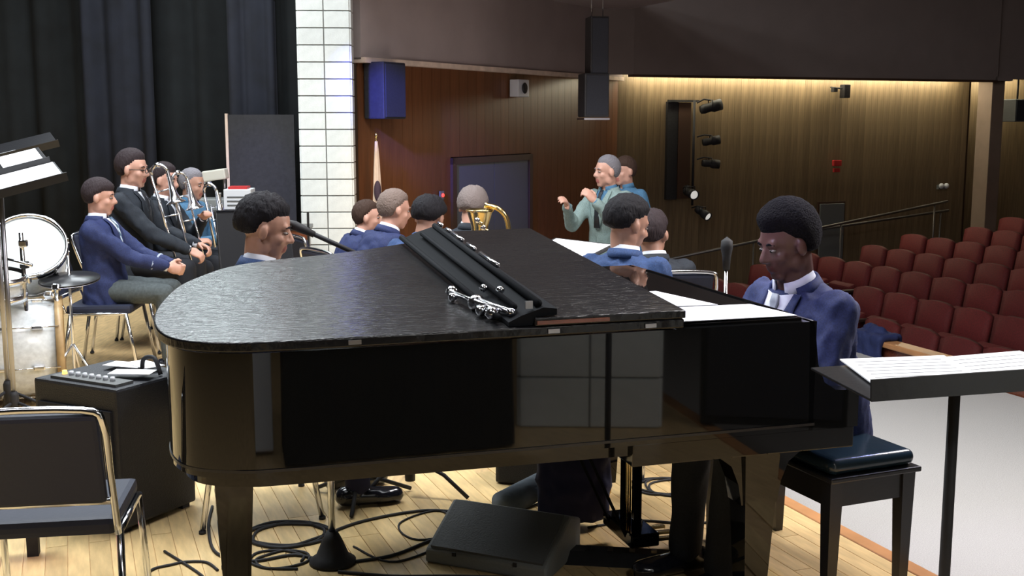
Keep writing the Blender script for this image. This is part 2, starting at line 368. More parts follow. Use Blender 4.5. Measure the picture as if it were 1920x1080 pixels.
# column and the second bay
colm = thing('column', 'pale tan square column at the right end of the lit wood wall', 'column', uv(13.38, 14.15, -1.2), S21)
bxm('shaft', (0, 0, 1.7), (.24, .3, 3.4), M['columnpaint'], colm, bev=.01)
bxm('collar', (0, 0, 3.42), (.34, .5, .06), M['plasterdark'], colm)
quadwall('wall_house_bay', uv(13.55, 15.4), uv(17.5, 15.4), -1.9, 5.2, .2, M['plank'])
quadwall('wall_house_bay_bulkhead', uv(13.3, 13.95), uv(17.5, 13.95), 2.22, 5.2, .1, M['plasterdark'])
quadwall('wall_house_back', uv(17.2, 16), uv(17.2, -3), -1.9, 5.2, -.2, M['plankred'])
def coverun(n, u0, u1, v_, z):
    o = thing('cove_light', n, 'light', uv((u0+u1)/2, v_, z), S21)
    bxm('housing', (0, 0, .05), (u1-u0, .14, .04), M['steel'], o); L = u1-u0
    k = max(1, round(L/1.2))
    for i in range(k): bxm('tube', (-L/2+(i+.5)*L/k, 0, 0), (L/k-.05, .05, .05), M['cove'], o)
coverun('warm strip light hidden above the long wood wall', 7.40, 13.2, 14.56, 2.285)
coverun('short warm strip light in the bay right of the column', 13.7, 15.2, 15.1, 2.36)
# ceilings
ce = prm('ceiling_stage', world_poly([(-7.5, -8.5), (2.4, -8.5), (2.4, 14), (-7.5, 14)]), 6.0, 6.1, M['matte']); ce['kind'] = 'structure'
ce = prm('ceiling_house', world_poly([(2.4, -8.5), (20, -8.5), (20, 17), (2.4, 17)]), 5.2, 5.3, M['plasterdark']); ce['kind'] = 'structure'
ce = prm('ceiling_soffit', world_poly([(2.4, 8.8), (7.02, 8.8), (7.02, 14.6), (2.4, 14.6)]), 3.05, 3.15, M['plaster']); ce['kind'] = 'structure'
# stage rear and side walls
quadwall('wall_stage_back', uv(-7.4, -8.5), uv(-7.4, 14), -.5, 6, .2, M['matte'])
quadwall('wall_stage_far', uv(-7.4, 14.5), uv(2.0, 14.5), -.5, 6, .2, M['matte'])
quadwall('wall_wing', uv(2.9, -3.9), uv(-7.4, -3.9), -.5, 6, .2, M['matte'])
quadwall('wall_house_near', uv(17, -3), uv(4.6, -3), -1.9, 5.2, .2, M['plank'])
# proscenium pillars of painted block, stack bond
def pillar(name, label, loc, rz, nx, ny, bw, bh, nz):
    p = thing(name, label, 'pillar', loc, rz)
    bxm('mortar_core', (0, 0, nz*bh/2), (nx*bw-.012, ny*bw-.012, nz*bh), M['mortar'], p)
    bm = nb(); box(bm, (0, 0, 0), (bw-.010, .04, bh-.010), bev=.003); me = bpy.data.meshes.new('block'); bm.to_mesh(me); bm.free(); me.materials.append(M['block'])
    for k in range(nz):
        for i in range(nx):
            o = bpy.data.objects.new('block', me); COL.objects.link(o); o.parent = p; o.location = (-(nx-1)*bw/2+i*bw, -ny*bw/2+.008, (k+.5)*bh)
        for j in range(ny):
            for sx in ((-1, 1)):
                if k % 1 == 0 and nx*ny*nz < 130:
                    o = bpy.data.objects.new('block', me); COL.objects.link(o); o.parent = p; o.rotation_euler = (0, 0, PI/2); o.location = (sx*(nx*bw/2-.008), -(ny-1)*bw/2+j*bw, (k+.5)*bh)
    return p
pillar('block_pillar', 'white painted block pillar between black curtain and wood wall', (-1.715, 10.75, -.006), R(3), 2, 1, .235, .152, 24)
# block pier known from its reflection, then unseen things added for other reflections
pillar('block_pillar', 'pale block pier near the camera, mirrored in the piano side', (1.95, 1.05, -.006), R(180+36), 2, 1, .37, .27, 13)
pc = thing('added_pale_box', 'unseen pale grey box added for the pale strip mirrored in the piano tail', 'case', (.02, .60, 0), R(14))  # added box, gives the tail its pale reflected strip
bxm('body', (0, 0, .40), (.24, .20, .76), M['offwhite'], pc, bev=.01); bxm('lid', (0, 0, .80), (.25, .21, .04), M['offwhite'], pc, bev=.008); bxm('latch', (0, .105, .74), (.05, .012, .05), M['steel'], pc)
dt = thing('added_black_table', 'unseen low table under black cloth, added to darken the piano side reflection', 'table', (.78, .93, 0), R(16))  # added below the view so the piano side mirrors black
bm = nb(); prism(bm, [(-.58, -.2), (.58, -.2), (.58, .2), (-.58, .2)], .70, .72); link('tabletop', bm, M['matte'], dt)
bm = nb(); n = 120; lo = []; hi = []
for i in range(n):
    t = i/n*4; k_ = int(t); f = t-k_; c = [(-.59, -.21), (.59, -.21), (.59, .21), (-.59, .21), (-.59, -.21)]
    x = c[k_][0]*(1-f)+c[k_+1][0]*f; y = c[k_][1]*(1-f)+c[k_+1][1]*f; w_ = 1+.03*math.sin(i*.9)
    hi.append(bm.verts.new((x, y, .727))); lo.append(bm.verts.new((x*w_, y*(w_+.04), .01)))
for i in range(n): bm.faces.new((hi[i], hi[(i+1) % n], lo[(i+1) % n], lo[i]))
bm.faces.new(hi); link('drape', bm, M['curtain'], dt)
sc_ = thing('added_dark_box', 'unseen tall black box added for the dark silhouette mirrored in the piano', 'speaker', (2.75, 1.62, -.0), R(180+43))  # added dark box, shapes the silhouette reflected near the keyboard end
bxm('cabinet', (0, 0, .62), (.75, .5, 1.2), M['curtain'], sc_, bev=.012); bxm('grille', (0, -.255, .62), (.69, .012, 1.1), M['cloth'], sc_)

# ------------------------------------------------------------------ curtains
def curtain(name, label, x0, x1, y, z0, z1, amp, wl, m, seed, slant=0):
    rr = random.Random(seed); bm = nb(); n = int(abs(x1-x0)/.03); rows = [0, .3, .6, 1]
    ph = [rr.uniform(0, 6) for _ in range(4)]
    grid = []
    for i in range(n+1):
        x = x0+(x1-x0)*i/n
        d = amp*(math.sin(2*PI*x/wl+ph[0])*.6+math.sin(2*PI*x/wl*1.73+ph[1])*.3+math.sin(2*PI*x/wl*.37+ph[2])*.5)
        grid.append([bm.verts.new((x+d*.15*(1-r), y+slant*(x-x0)+d*(1-.35*r), z0+(z1-z0)*r)) for r in rows])
    for a, b in zip(grid, grid[1:]):
        for k in range(3): bm.faces.new((a[k], b[k], b[k+1], a[k+1]))
    o = link(name, bm, m, smooth=True); md = o.modifiers.new('thick', 'SOLIDIFY'); md.thickness = .012
    return tag(o, label, 'curtain')
curtain('stage_curtain', 'wide black curtain behind the band at left', -7.2, -2.6, 12.0, .0, 5.6, .09, .42, M['curtain'], 1)
curtain('stage_curtain', 'dark curtain leg lit blue beside the white pillar', -2.72, -2.28, 11.25, .0, 5.6, .05, .19, M['curtain2'], 2)
curtain('stage_curtain', 'dim grey-black curtain edge touching the white pillar', -2.30, -2.02, 11.45, .0, 5.6, .05, .16, M['curtain'], 3)
curtain('stage_curtain', 'faintly lit grey curtain fold behind the man in glasses', -4.25, -3.55, 11.6, .0, 5.6, .08, .33, M['curtain2'], 5)
curtain('stage_curtain', 'black curtain of the near wing mirrored in the piano', -6.5, 4.0, -3.35, .0, 5.6, .10, .5, M['curtain'], 4)
pn = thing('flat_panel', 'tall dark flat with pale left edge against the curtain', 'panel', (-2.38, 11.0, 0), R(2))
bxm('board', (0, 0, .83), (.62, .03, 1.64), M['matte'], pn)
bxm('edge_strip', (-.325, -.005, .83), (.025, .04, 1.66), M['flagcloth'], pn)

# ------------------------------------------------------------------ people
def capsule(bm, a, b, ra, rb, seg=14):
    a = V(a); b = V(b); d = b-a; L = d.length
    if L < 1e-5: d = V((0, 0, 1)); L = 1e-5
    d = d.normalized(); pts = []; rs = []
    for k in range(1, 5): t = k/5*PI/2; pts.append(a-d*ra*math.cos(t)); rs.append(ra*math.sin(t))
    for k in range(0, 4): pts.append(a+d*L*k/3); rs.append(ra+(rb-ra)*k/3)
    for k in range(4, 0, -1): t = k/5*PI/2; pts.append(b+d*rb*math.cos(t)); rs.append(rb*math.sin(t))
    tube(bm, pts, rs, seg)
def ell(bm, c, r, mtx=None, seg=18):
    res = bmesh.ops.create_uvsphere(bm, u_segments=seg, v_segments=seg//2+2, radius=1); vs = res['verts']
    bmesh.ops.scale(bm, vec=r, verts=vs)
    if mtx is not None: bmesh.ops.transform(bm, matrix=mtx.to_4x4(), verts=vs)
    bmesh.ops.translate(bm, vec=c, verts=vs)
def loft(bm, rings, seg=24, p=2.4):
    """rings: (centre, forward axis, left axis, rf, rl)"""
    R_ = []
    for c, f, l, rf, rl in rings:
        row = []
        for k in range(seg):
            a = 2*PI*k/seg; ca, sa = math.cos(a), math.sin(a)
            q = (abs(ca)**p+abs(sa)**p)**(-1/p)
            row.append(bm.verts.new(c+f*rf*ca*q+l*rl*sa*q))
        R_.append(row)
    for a, b in zip(R_, R_[1:]):
        for k in range(seg): bm.faces.new((a[k], a[(k+1) % seg], b[(k+1) % seg], b[k]))
    bm.faces.new(R_[0][::-1]); bm.faces.new(R_[-1])
TMP = bpy.data.scenes.new('workbench')
def fuse(bm, voxel, it=2, wrinkle=0, wscale=9, floor=None):
    """one continuous surface out of overlapping closed shapes"""
    me = bpy.data.meshes.new('tmp'); bmesh.ops.recalc_face_normals(bm, faces=bm.faces); bm.to_mesh(me); bm.free()
    o = bpy.data.objects.new('tmp', me); TMP.collection.objects.link(o)
    md = o.modifiers.new('r', 'REMESH'); md.mode = 'VOXEL'; md.voxel_size = voxel
    sm = o.modifiers.new('s', 'SMOOTH'); sm.iterations = it; sm.factor = .5
    TMP.view_layers[0].update(); dg = TMP.view_layers[0].depsgraph; dg.update(); out = bpy.data.meshes.new_from_object(o.evaluated_get(dg))
    bpy.data.objects.remove(o); bpy.data.meshes.remove(me)
    if wrinkle or floor is not None:
        for v in out.vertices:
            if wrinkle:
                p = v.co*wscale; q = V((p.x+.3*p.z, p.y, p.z*.55))
                n = noise.noise(q)+.5*noise.noise(q*2.3)
                ridge = (1-abs(n)*2.2)
                v.co += v.normal*wrinkle*ridge
            if floor is not None and v.co.z < floor: v.co.z = floor
    for p in out.polygons: p.use_smooth = True
    return out
def meshobj(name, me, m, parent):
    me.materials.clear()
    for x in (m if isinstance(m, (list, tuple)) else [m]): me.materials.append(x)
    me.name = name; o = bpy.data.objects.new(name, me); COL.objects.link(o); o.parent = parent; return o
def hand(bm, w_, d, n, side, k=1.0, curl=.5):
    d = d.normalized(); n = (n-d*n.dot(d)).normalized(); t = d.cross(n)*side   # thumb side
    m = Matrix((d, t, n)).transposed()
    ell(bm, w_+d*.045*k, (.055*k, .040*k, .016*k), m, 14)
    capsule(bm, w_-d*.02*k, w_+d*.02*k, .024*k, .024*k, 10)
    for i, (off, L) in enumerate(((.030, .070), (.011, .078), (-.009, .072), (-.028, .058))):
        p = w_+d*.078*k+t*off*k; dd = d.copy(); r = .0088*k; ang = 0
        for j, f in enumerate((.45, .32, .23)):
            ang += curl*(.7 if j == 0 else .85)+.04*i
            dd = d*math.cos(ang)+n*math.sin(ang)+t*.04*(1.5-i)
            q = p+dd.normalized()*L*f*k; capsule(bm, p, q, r, r*.9, 8); p = q; r *= .92
    p = w_+d*.02*k+t*.030*k; q = p+(d*.55+t*.65+n*.35).normalized()*.038*k; r_ = q+(d*.85+t*.15+n*.5).normalized()*.036*k
    capsule(bm, p, q, .0125*k, .0105*k, 8); capsule(bm, q, r_, .0105*k, .009*k, 8)
LINE_X = [-1, -.6, -.25, -.02, .22, .5, 1]
def hairmesh(Mh, spec, seg, parent):
    kind, rad, line, rough_, c = spec
    if kind != 'afro': rad = (rad[0]*.97, rad[1]*.93, rad[2]*.965)
    bm = nb(); grid = []; nu, nv = seg, seg//2
    for j in range(nv+1):
        th = PI*j/nv; row = []
        for i in range(nu):
            ph = 2*PI*i/nu; d = V((math.sin(th)*math.cos(ph), math.sin(th)*math.sin(ph), math.cos(th)))
            x = d.x
            for q in range(len(LINE_X)-1):
                if LINE_X[q] <= x <= LINE_X[q+1]+1e-6: break
            f = (x-LINE_X[q])/(LINE_X[q+1]-LINE_X[q]); lz = line[q]*(1-f)+line[q+1]*f
            cov = max(0, min(1, (d.z-lz)/.34+.18)); cov = cov*cov*(3-2*cov)
            nn = noise.noise(d*7+V((0, 0, d.z*2)))*.6+noise.noise(d*22)*.5
            inner = V((-.012, 0, .028))+V((d.x*.093, d.y*.072, d.z*.086)); outer = V(c)+V((d.x*rad[0], d.y*rad[1], d.z*rad[2]))*(1+rough_*nn)
            row.append(bm.verts.new(Mh @ inner.lerp(outer, cov)))
        grid.append(row)
    for a, b in zip(grid, grid[1:]):
        for i in range(nu): bm.faces.new((a[i], a[(i+1) % nu], b[(i+1) % nu], b[i]))
    bmesh.ops.remove_doubles(bm, verts=bm.verts, dist=.0005)
    return link('hair', bm, HAIR[kind], parent, smooth=True)
SHORT = [-.95, -.92, -.80, -.20, .08, .40, .44]
FRINGE = [-.95, -.92, -.82, -.28, .0, .20, .18]
SHOE = {}
def person(label, head, yaw, hy=0, hp=0, hr=0, lean=10, k=1.0, skin='light', hair=('black', (.108, .090, .108), SHORT, .06, (-.012, 0, .028)),
           top='navy', pant='dark', tie='tieblue', seated=True, wrists=None, palms=None, curl=.6, seat=.47, base=0, det=1, knees=None, group=None, jacket=True, collar='white', roll=0, feet=None, twist=0, hk=1, glasses=False, piping=False):
    """head: world point of the head centre. yaw: direction faced (deg, 0 = +X). Local frame: x forward, y left."""
    ang = R(yaw); hw = V(head); zl = hw.z-base
    L = R(lean); sp = V((math.sin(L), 0, math.cos(L)))
    neck = .145*k
    head_off = sp*(0) + V((math.sin(L)*.5+.18, 0, math.cos(L*.5))).normalized()*neck
    if seated: pz = seat+.075*k
    else: pz = None
    if seated:
        spine = (zl-head_off.z-pz)/sp.z
    else:
        spine = .50*k; pz = zl-head_off.z-spine*sp.z
    N = V((sp.x*spine, 0, pz+sp.z*spine)); H = N+head_off
    # root so that the head lands on its world point
    rot = Matrix.Rotation(ang, 4, 'Z'); o = rot @ V((H.x, 0, 0)); root = thing('person', label, 'person', (hw.x-o.x, hw.y-o.y, base), ang, group)
    P = V((0, 0, pz)); fwd = V((math.cos(L), 0, -math.sin(L))); left = V((0, 1, 0)); up = sp
    if twist: tm = Matrix.Rotation(R(twist), 3, up); fwd2 = tm @ fwd; left2 = tm @ left
    else: fwd2, left2 = fwd, left
    vx = .011 if det == 2 else (.013 if det == 1 else .017)
    # ---- joints
    sh = {s: N-up*.060*k+left2*s*.165*k-fwd2*.005 for s in (-1, 1)}
    hip = {s: P+left*s*.085*k+V((.02, 0, -.0)) for s in (-1, 1)}
    if seated:
        kn = {s: P+V((.40*k, s*(.11 if knees is None else knees)*k, -.015)) for s in (-1, 1)}
        if feet: an = {s: V((feet[0], s*feet[1], .09)) for s in (-1, 1)}
        else: an = {s: V((kn[s].x+.02, kn[s].y*1.0, .09)) for s in (-1, 1)}
        dz = kn[1].z-.09
        if dz > .48*k:      # feet tucked so that the shin keeps its length
            pass
    else:
        kn = {s: V((.02+.02*s, s*.10*k, pz*.53)) for s in (-1, 1)}; an = {s: V((-.02+.03*s, s*.11*k, .09)) for s in (-1, 1)}
    wr = {}; el = {}
    for s in (-1, 1):
        i = 0 if s == 1 else 1
        if wrists and wrists[i] is not None: w_ = V(wrists[i])
        elif seated: w_ = kn[s]+V((-.10, -s*.04, .10))
        else: w_ = sh[s]+V((.05, s*.05, -.50*k))
        a, b = .285*k, .25*k; dv = w_-sh[s]; D = dv.length
        if D > (a+b)*.98: w_ = sh[s]+dv.normalized()*(a+b)*.98; dv = w_-sh[s]; D = dv.length
        ca = (a*a+D*D-b*b)/(2*a*D); h = a*math.sqrt(max(0, 1-ca*ca)); hint = V((-.5, s*.55, -1)); dn = dv.normalized(); hint = (hint-dn*hint.dot(dn)).normalized()
        el[s] = sh[s]+dn*a*ca+hint*h; wr[s] = w_
    # ---- head frame (origin = head centre)
    MH = Matrix.Translation(H) @ Matrix.Rotation(R(hy), 4, 'Z') @ Matrix.Rotation(R(hp), 4, 'Y') @ Matrix.Rotation(R(hr), 4, 'X') @ Matrix.Scale(k*hk, 4)
    mh3 = MH.to_3x3()
    def hp_(x, y, z): return MH @ V((x, y, z))
    # ---- body: head, neck, hands, slim trunk and limbs, one surface
    bm = nb()
    ell(bm, hp_(-.012, 0, .028), (.097, .076, .090), mh3, 22)
    ell(bm, hp_(.022, 0, -.030), (.068, .060, .082), mh3, 20)
    ell(bm, hp_(.040, 0, -.070), (.042, .044, .038), mh3, 16)
    capsule(bm, hp_(.056, -.012, -.098), hp_(.056, .012, -.098), .018*k, .018*k, 10)
    capsule(bm, hp_(.068, -.032, .022), hp_(.068, .032, .022), .017*k, .017*k, 10)
    capsule(bm, hp_(.080, 0, .010), hp_(.101, 0, -.028), .009*k, .013*k, 10)
    for s in (-1, 1):
        ell(bm, hp_(.090, s*.012, -.033), (.012, .010, .009), mh3, 10)
        ell(bm, hp_(.052, s*.040, -.028), (.026, .020, .024), mh3, 12)
        ell(bm, hp_(-.004, s*.083, -.008), (.020, .011, .031), mh3, 12)
        ell(bm, hp_(.0, s*.052, -.062), (.034, .014, .034), mh3, 12)
    ell(bm, hp_(.076, 0, -.060), (.015, .026, .0085), mh3, 12); ell(bm, hp_(.074, 0, -.073), (.015, .022, .0085), mh3, 12)
    capsule(bm, hp_(-.022, 0, -.055), N-up*.03, .054*k, .060*k, 16)
    hm_voxel = .0060 if det == 2 else (.0082 if det == 1 else .011)
    # slim trunk and limbs under the clothes
    loft(bm, [(P-V((0, 0, .05)), fwd, left, .085*k, .13*k), (P+sp*spine*.5, fwd, left, .08*k, .12*k), (N-up*.10, fwd2, left2, .08*k, .13*k), (N-up*.02, fwd2, left2, .05*k, .07*k)])
    for s in (-1, 1):
        capsule(bm, sh[s], el[s], .036*k, .032*k, 10); capsule(bm, el[s], wr[s], .032*k, .025*k, 10)
        capsule(bm, hip[s], kn[s], .06*k, .048*k, 10); capsule(bm, kn[s], an[s], .046*k, .032*k, 10)
        pn_ = V(palms[0 if s == 1 else 1]) if palms and palms[0 if s == 1 else 1] is not None else V((0.15, -s*.5, -1))
        dd = wr[s]-el[s]
        if seated and not (wrists and wrists[0 if s == 1 else 1] is not None): dd = V((1, 0, -.2))
        hand(bm, wr[s], dd, pn_, -s if True else s, k, curl)
    me = fuse(bm, hm_voxel, 1)
    me.materials.clear(); me.materials.append(SKIN[skin]); me.materials.append(LIP[skin]); inv = MH.inverted()
    for p in me.polygons:
        q = inv @ p.center
        if q.x > .074 and abs(q.y) < .023 and -.081 < q.z < -.053: p.material_index = 1
    me.name = 'body'; bo = bpy.data.objects.new('body', me); COL.objects.link(bo); bo.parent = root
    # eyes and brows
    for s in (-1, 1):
        bm = nb(); ell(bm, hp_(.0755, s*.030, .001), (.010, .0135, .005), mh3, 12); link('eye', bm, M['eyewhite'], root, smooth=True)
        bm = nb(); ell(bm, hp_(.0815, s*.030, .0), (.006, .006, .0052), mh3, 10); link('iris', bm, M['iris'], root, smooth=True)
        bm = nb(); tube(bm, [hp_(.085, s*.014, .021), hp_(.087, s*.030, .026), hp_(.076, s*.047, .020)], [.003*k, .0042*k, .002*k], 6); link('eyebrow', bm, HAIR[hair[0]], root, smooth=True)
    hairmesh(MH, hair, 72 if det == 2 else 44, root)
    if glasses:
        bm = nb()
        for s in (-1, 1):
            c = [hp_(.108, s*.032+.022*math.cos(a)*1.05, -.0+.016*math.sin(a)) for a in [2*PI*i/14 for i in range(14)]]
            tube(bm, c, .0028, 6, closed=True); tube(bm, [hp_(.106, s*.055, .004), hp_(.03, s*.083, .004), hp_(-.01, s*.082, -.002)], .0026, 6)
        tube(bm, [hp_(.110, -.010, .002), hp_(.112, 0, .004), hp_(.110, .010, .002)], .0026, 6)
        link('glasses', bm, M['glasslens'], root, smooth=True)
    # ---- jacket
    bm = nb()
    hem = -.13*k if jacket else -.06*k
    loft(bm, [(P+V((-.01, 0, hem)), fwd, left, .135*k, .185*k), (P+sp*spine*.10, fwd, left, .130*k, .175*k), (P+sp*spine*.40, fwd, left, .118*k, .160*k),
              (P+sp*spine*.68, fwd2, left2, .125*k, .178*k), (P+sp*spine*.86, fwd2, left2, .108*k, .180*k), (N-up*.035*k, fwd2, left2, .085*k, .150*k), (N+up*.005, fwd2, left2, .062*k, .078*k)])
    for s in (-1, 1):
        ell(bm, sh[s]-left2*s*.022, (.064*k, .060*k, .056*k), None, 14)
        capsule(bm, sh[s], el[s], .062*k, .052*k); capsule(bm, el[s], el[s].lerp(wr[s], .93), .052*k, .036*k)
    me = fuse(bm, vx, 3, wrinkle=.0085 if jacket else .005, wscale=13)
    jo = meshobj('jacket' if jacket else 'shirt', me, CL[top], root)
    bvh = BVHTree.FromPolygons([v.co.copy() for v in me.vertices], [tuple(p.vertices) for p in me.polygons])
    def wrap(name, rows, m, off, n=6, th=.003):
        bm = nb(); g = []
        for u_, y0, y1 in rows:
            r = []
            for i in range(n+1):
                y = y0+(y1-y0)*i/n; o_ = N+up*u_*k+left2*y*k+fwd2*.22
                h = bvh.ray_cast(o_, -fwd2, .30)
                p = h[0] if h[0] is not None else (N+up*u_*k+left2*y*k+fwd2*.05*k)
                r.append(bm.verts.new(p+fwd2*off))
            g.append(r)
        for a, b in zip(g, g[1:]):
            for i in range(n): bm.faces.new((a[i], a[i+1], b[i+1], b[i]))
        q = link(name, bm, m, root, smooth=True); md = q.modifiers.new('t', 'SOLIDIFY'); md.thickness = th; md.offset = 1
        return q
    def wv(u_): return max(.004, .060*(1+u_/.30))
    us = [0, -.03, -.06, -.10, -.14, -.18, -.22, -.26, -.295]
    if jacket:
        wrap('shirt_front', [(q, -wv(q), wv(q)) for q in us], CL[collar], .004)
        lw = [.022, .030, .040, .052, .048, .040, .032, .022, .010]
        for s in (-1, 1): wrap('lapel', [(q, s*(wv(q)-.003), s*(wv(q)+l)) for q, l in zip(us, lw)], CL[top], .010, 4, .005)
    if tie:
        wrap('necktie', [(q, -w2, w2) for q, w2 in zip([.005, -.02, -.035, -.05, -.12, -.20, -.28], [.014, .019, .012, .014, .020, .026, .030])], CL[tie], .013, 4, .005)
    # shirt collar and jacket collar around the neck
    cdir = (H-N).normalized()
    def ring(name, m, r0, r1, z0, z1, th, gap=.35, back=False):
        bm = nb(); a = []; n = 22
        for i in range(n+1):
            t_ = gap+(2*PI-2*gap)*i/n; f_, s_ = math.cos(t_), math.sin(t_)
            dz = -.022*k*max(0, f_)
            a.append((bm.verts.new(N+fwd2*f_*r0*k+left2*s_*r0*1.02*k+cdir*(z0*k+dz)), bm.verts.new(N+fwd2*f_*r1*k+left2*s_*r1*1.02*k+cdir*(z1*k+dz*.6))))
        for p, q in zip(a, a[1:]): bm.faces.new((p[0], q[0], q[1], p[1]))
        o2 = link(name, bm, m, root, smooth=True); md = o2.modifiers.new('t', 'SOLIDIFY'); md.thickness = th; md.offset = 0
    ring('collar', CL[collar], .070, .060, .002, .046, .006)
    if jacket: ring('jacket_collar', CL[top], .086, .072, -.016, .026, .010, gap=.9)
    if jacket:
        for s in (-1, 1):
            d = (wr[s]-el[s]).normalized(); c0 = el[s].lerp(wr[s], .90)
            bm = nb(); tube(bm, [c0, wr[s]+d*.004], [.034*k, .031*k], 14); link('cuff', bm, CL[collar], root, smooth=True)
            if piping:
                bm = nb(); c1 = el[s].lerp(wr[s], .62); tube(bm, [c1-d*.006, c1+d*.006], [.0465*k, .0455*k], 16); link('sleeve_stripe', bm, CL['piping'], root, smooth=True)
    # ---- trousers and shoes
    bm = nb(); ell(bm, P+V((0, 0, -.01)), (.125*k, .165*k, .10*k), None, 18)
    for s in (-1, 1):
        capsule(bm, hip[s], kn[s], .085*k, .066*k); capsule(bm, kn[s], an[s]+V((0, 0, .0)), .064*k, .050*k)
    meshobj('trousers', fuse(bm, vx, 3, wrinkle=.004), CL[pant], root)
    for s in (-1, 1):
        if s not in SHOE:
            bm = nb(); capsule(bm, V((-.055, 0, .045)), V((.15, s*.015, .034)), .042, .036)
            ell(bm, V((.11, s*.012, .036)), (.075, .046, .034), None, 14); capsule(bm, V((-.02, 0, .05)), V((0, 0, .09)), .045, .042)
            SHOE[s] = fuse(bm, .007, 2, floor=.003); SHOE[s].name = 'shoe'; SHOE[s].materials.clear(); SHOE[s].materials.append(CL['shoe'])
        o = bpy.data.objects.new('shoe', SHOE[s]); COL.objects.link(o); o.parent = root; o.location = (an[s].x, an[s].y, 0); o.scale = (k, k, 1)
    return root

def chair(label, loc, rz, pad='vinylblue', group=None, seat=.45, h=.82, leanback=.10):
    """stacking chair facing local +x, origin on the floor under the seat centre"""
    c = thing('stacking_chair', label, 'chair', loc, rz, group)
    bxm('seat', (0, 0, seat-.03), (.40, .42, .055), M[pad], c, bev=.02)
    bm = nb(); hh = h-.50
    box(bm, (0, 0, 0), (.035, .40, hh), bev=.014); o = link('backrest', bm, M[pad], c, loc=(-.235-leanback*.55, 0, .50+hh/2)); o.rotation_euler = (0, -math.atan2(leanback, hh)*.9, 0)
    x0 = -.20; xt = -.235-leanback
    pts = [(x0, -.215, seat-.05), (xt*.55+x0*.45, -.215, .60), (xt, -.215, h-.04), (xt-.005, -.16, h+.005), (xt-.005, .16, h+.005), (xt, .215, h-.04), (xt*.55+x0*.45, .215, .60), (x0, .215, seat-.05)]
    tb('back_frame', smoothcurve(pts, 4), .011, M['chrome'], c)
    tb('cross_bar', [(x0-.03, -.215, .50), (x0-.03, .215, .50)], .012, M['chrome'], c)
    for sx, sy in ((1, 1), (1, -1), (-1, 1), (-1, -1)):
        l = tb('leg', [(sx*.17, sy*.215, seat-.05), (sx*.235, sy*.225, .012)], .0115, M['chrome'], c)
        lt('foot', [(0, .012), (.014, .012), (.014, 0), (0, 0)], M['matte'], l, 10, Matrix.Translation((sx*.236, sy*.225, 0)))
    tb('side_rail', [(-.17, .215, seat-.055), (.17, .215, seat-.055)], .011, M['chrome'], c); tb('side_rail', [(-.17, -.215, seat-.055), (.17, -.215, seat-.055)], .011, M['chrome'], c)
    return c
def chair_under(p, label, group=None, back=.02, **kw):
    rz = p.rotation_euler.z; o = V((back, 0, 0)); o.rotate(p.rotation_euler)
    return chair(label, p.location+o, rz, group=group, **kw)

#PIECES

# ------------------------------------------------------------------ piano
PIA = thing('grand_piano', 'black polished grand piano with folded lid, seen from its straight side', 'piano', PO, PS)
TIL = .073
lid_out = [(.53, -.012), (-.60, -.015), (-.72, -.01), (-.82, .015), (-.90, .06), (-.945, .13), (-.968, .24), (-.968, .38), (-.945, .54), (-.895, .74), (-.82, .89), (-.72, 1.03), (-.58, 1.12), (-.38, 1.19), (-.20, 1.27), (-.05, 1.36), (.10, 1.44), (.25, 1.475), (.53, 1.48)]
def rounded(poly, i0, i1):
    mid = smoothcurve([(x, y, 0) for x, y in poly[i0:i1]], 4)
    return poly[:i0]+[(p.x, p.y) for p in mid]+poly[i1:]
def softsides(o):
    me = o.data
    for p in me.polygons: p.use_smooth = True
    me.set_sharp_from_angle(angle=R(30))
    wn = o.modifiers.new('wn', 'WEIGHTED_NORMAL'); wn.keep_sharp = True; wn.weight = 100
def inset(poly, d):
    n = len(poly); cx = sum(p[0] for p in poly)/n; cy = sum(p[1] for p in poly)/n; out = []
    for x, y in poly:
        L = math.hypot(x-cx, y-cy); out.append((x-(x-cx)/L*d, y-(y-cy)/L*d))
    return out
case_out = [(.985, 0), (-.60, 0), (-.72, .006), (-.80, .03), (-.872, .075), (-.915, .14), (-.938, .25), (-.938, .38), (-.915, .54), (-.865, .73), (-.79, .875), (-.70, 1.0), (-.57, 1.09), (-.37, 1.16), (-.19, 1.24), (-.04, 1.33), (.11, 1.41), (.26, 1.445), (.985, 1.45)]
case_out = rounded(case_out, 2, len(case_out)-1); lid_out = rounded(lid_out, 2, len(lid_out)-1)
softsides(prm('case', case_out, .64, .985, M['black'], PIA))
prm('rim_moulding', [(x*1.003, y if y > .02 else y-.004) for x, y in case_out], .655, .663, M['satin'], PIA)
prm('bottom_board', inset(case_out, .05), .60, .64, M['black'], PIA)
# arms each side of the keyboard, with a curved drop
for b0, b1 in ((0, .06), (1.39, 1.45)):
    prof = [(.97, .64), (1.146, .64), (1.146, .742), (1.135, .757), (1.06, .764), (1.02, .79), (.995, .85), (.985, .93), (.975, .985), (.96, .985)]
    bm = nb(); a = [bm.verts.new((x, b0, z)) for x, z in prof]; b = [bm.verts.new((x, b1, z)) for x, z in prof]
    bm.faces.new(a); bm.faces.new(b[::-1])
    for i in range(len(prof)): bm.faces.new((a[i], a[(i+1) % len(prof)], b[(i+1) % len(prof)], b[i]))
    link('arm', bm, M['black'], PIA)
bxm('key_bed', (.76, .725, .605), (.76, 1.43, .07), M['black'], PIA, bev=.004)
bxm('key_slip', (1.135, .725, .67), (.02, 1.33, .06), M['black'], PIA)
bxm('fallboard', (.985, .725, .80), (.02, 1.33, .19), M['black'], PIA)
kb = bxm('keyboard', (1.06, .725, .69), (.13, 1.22, .03), M['ivory'], PIA)
for i in range(51):
    if i % 7 in (2, 6): continue
    bxm('black_key', (-.02, -.61+.0235*(i+1), .02), (.09, .011, .014), M['black'], kb)
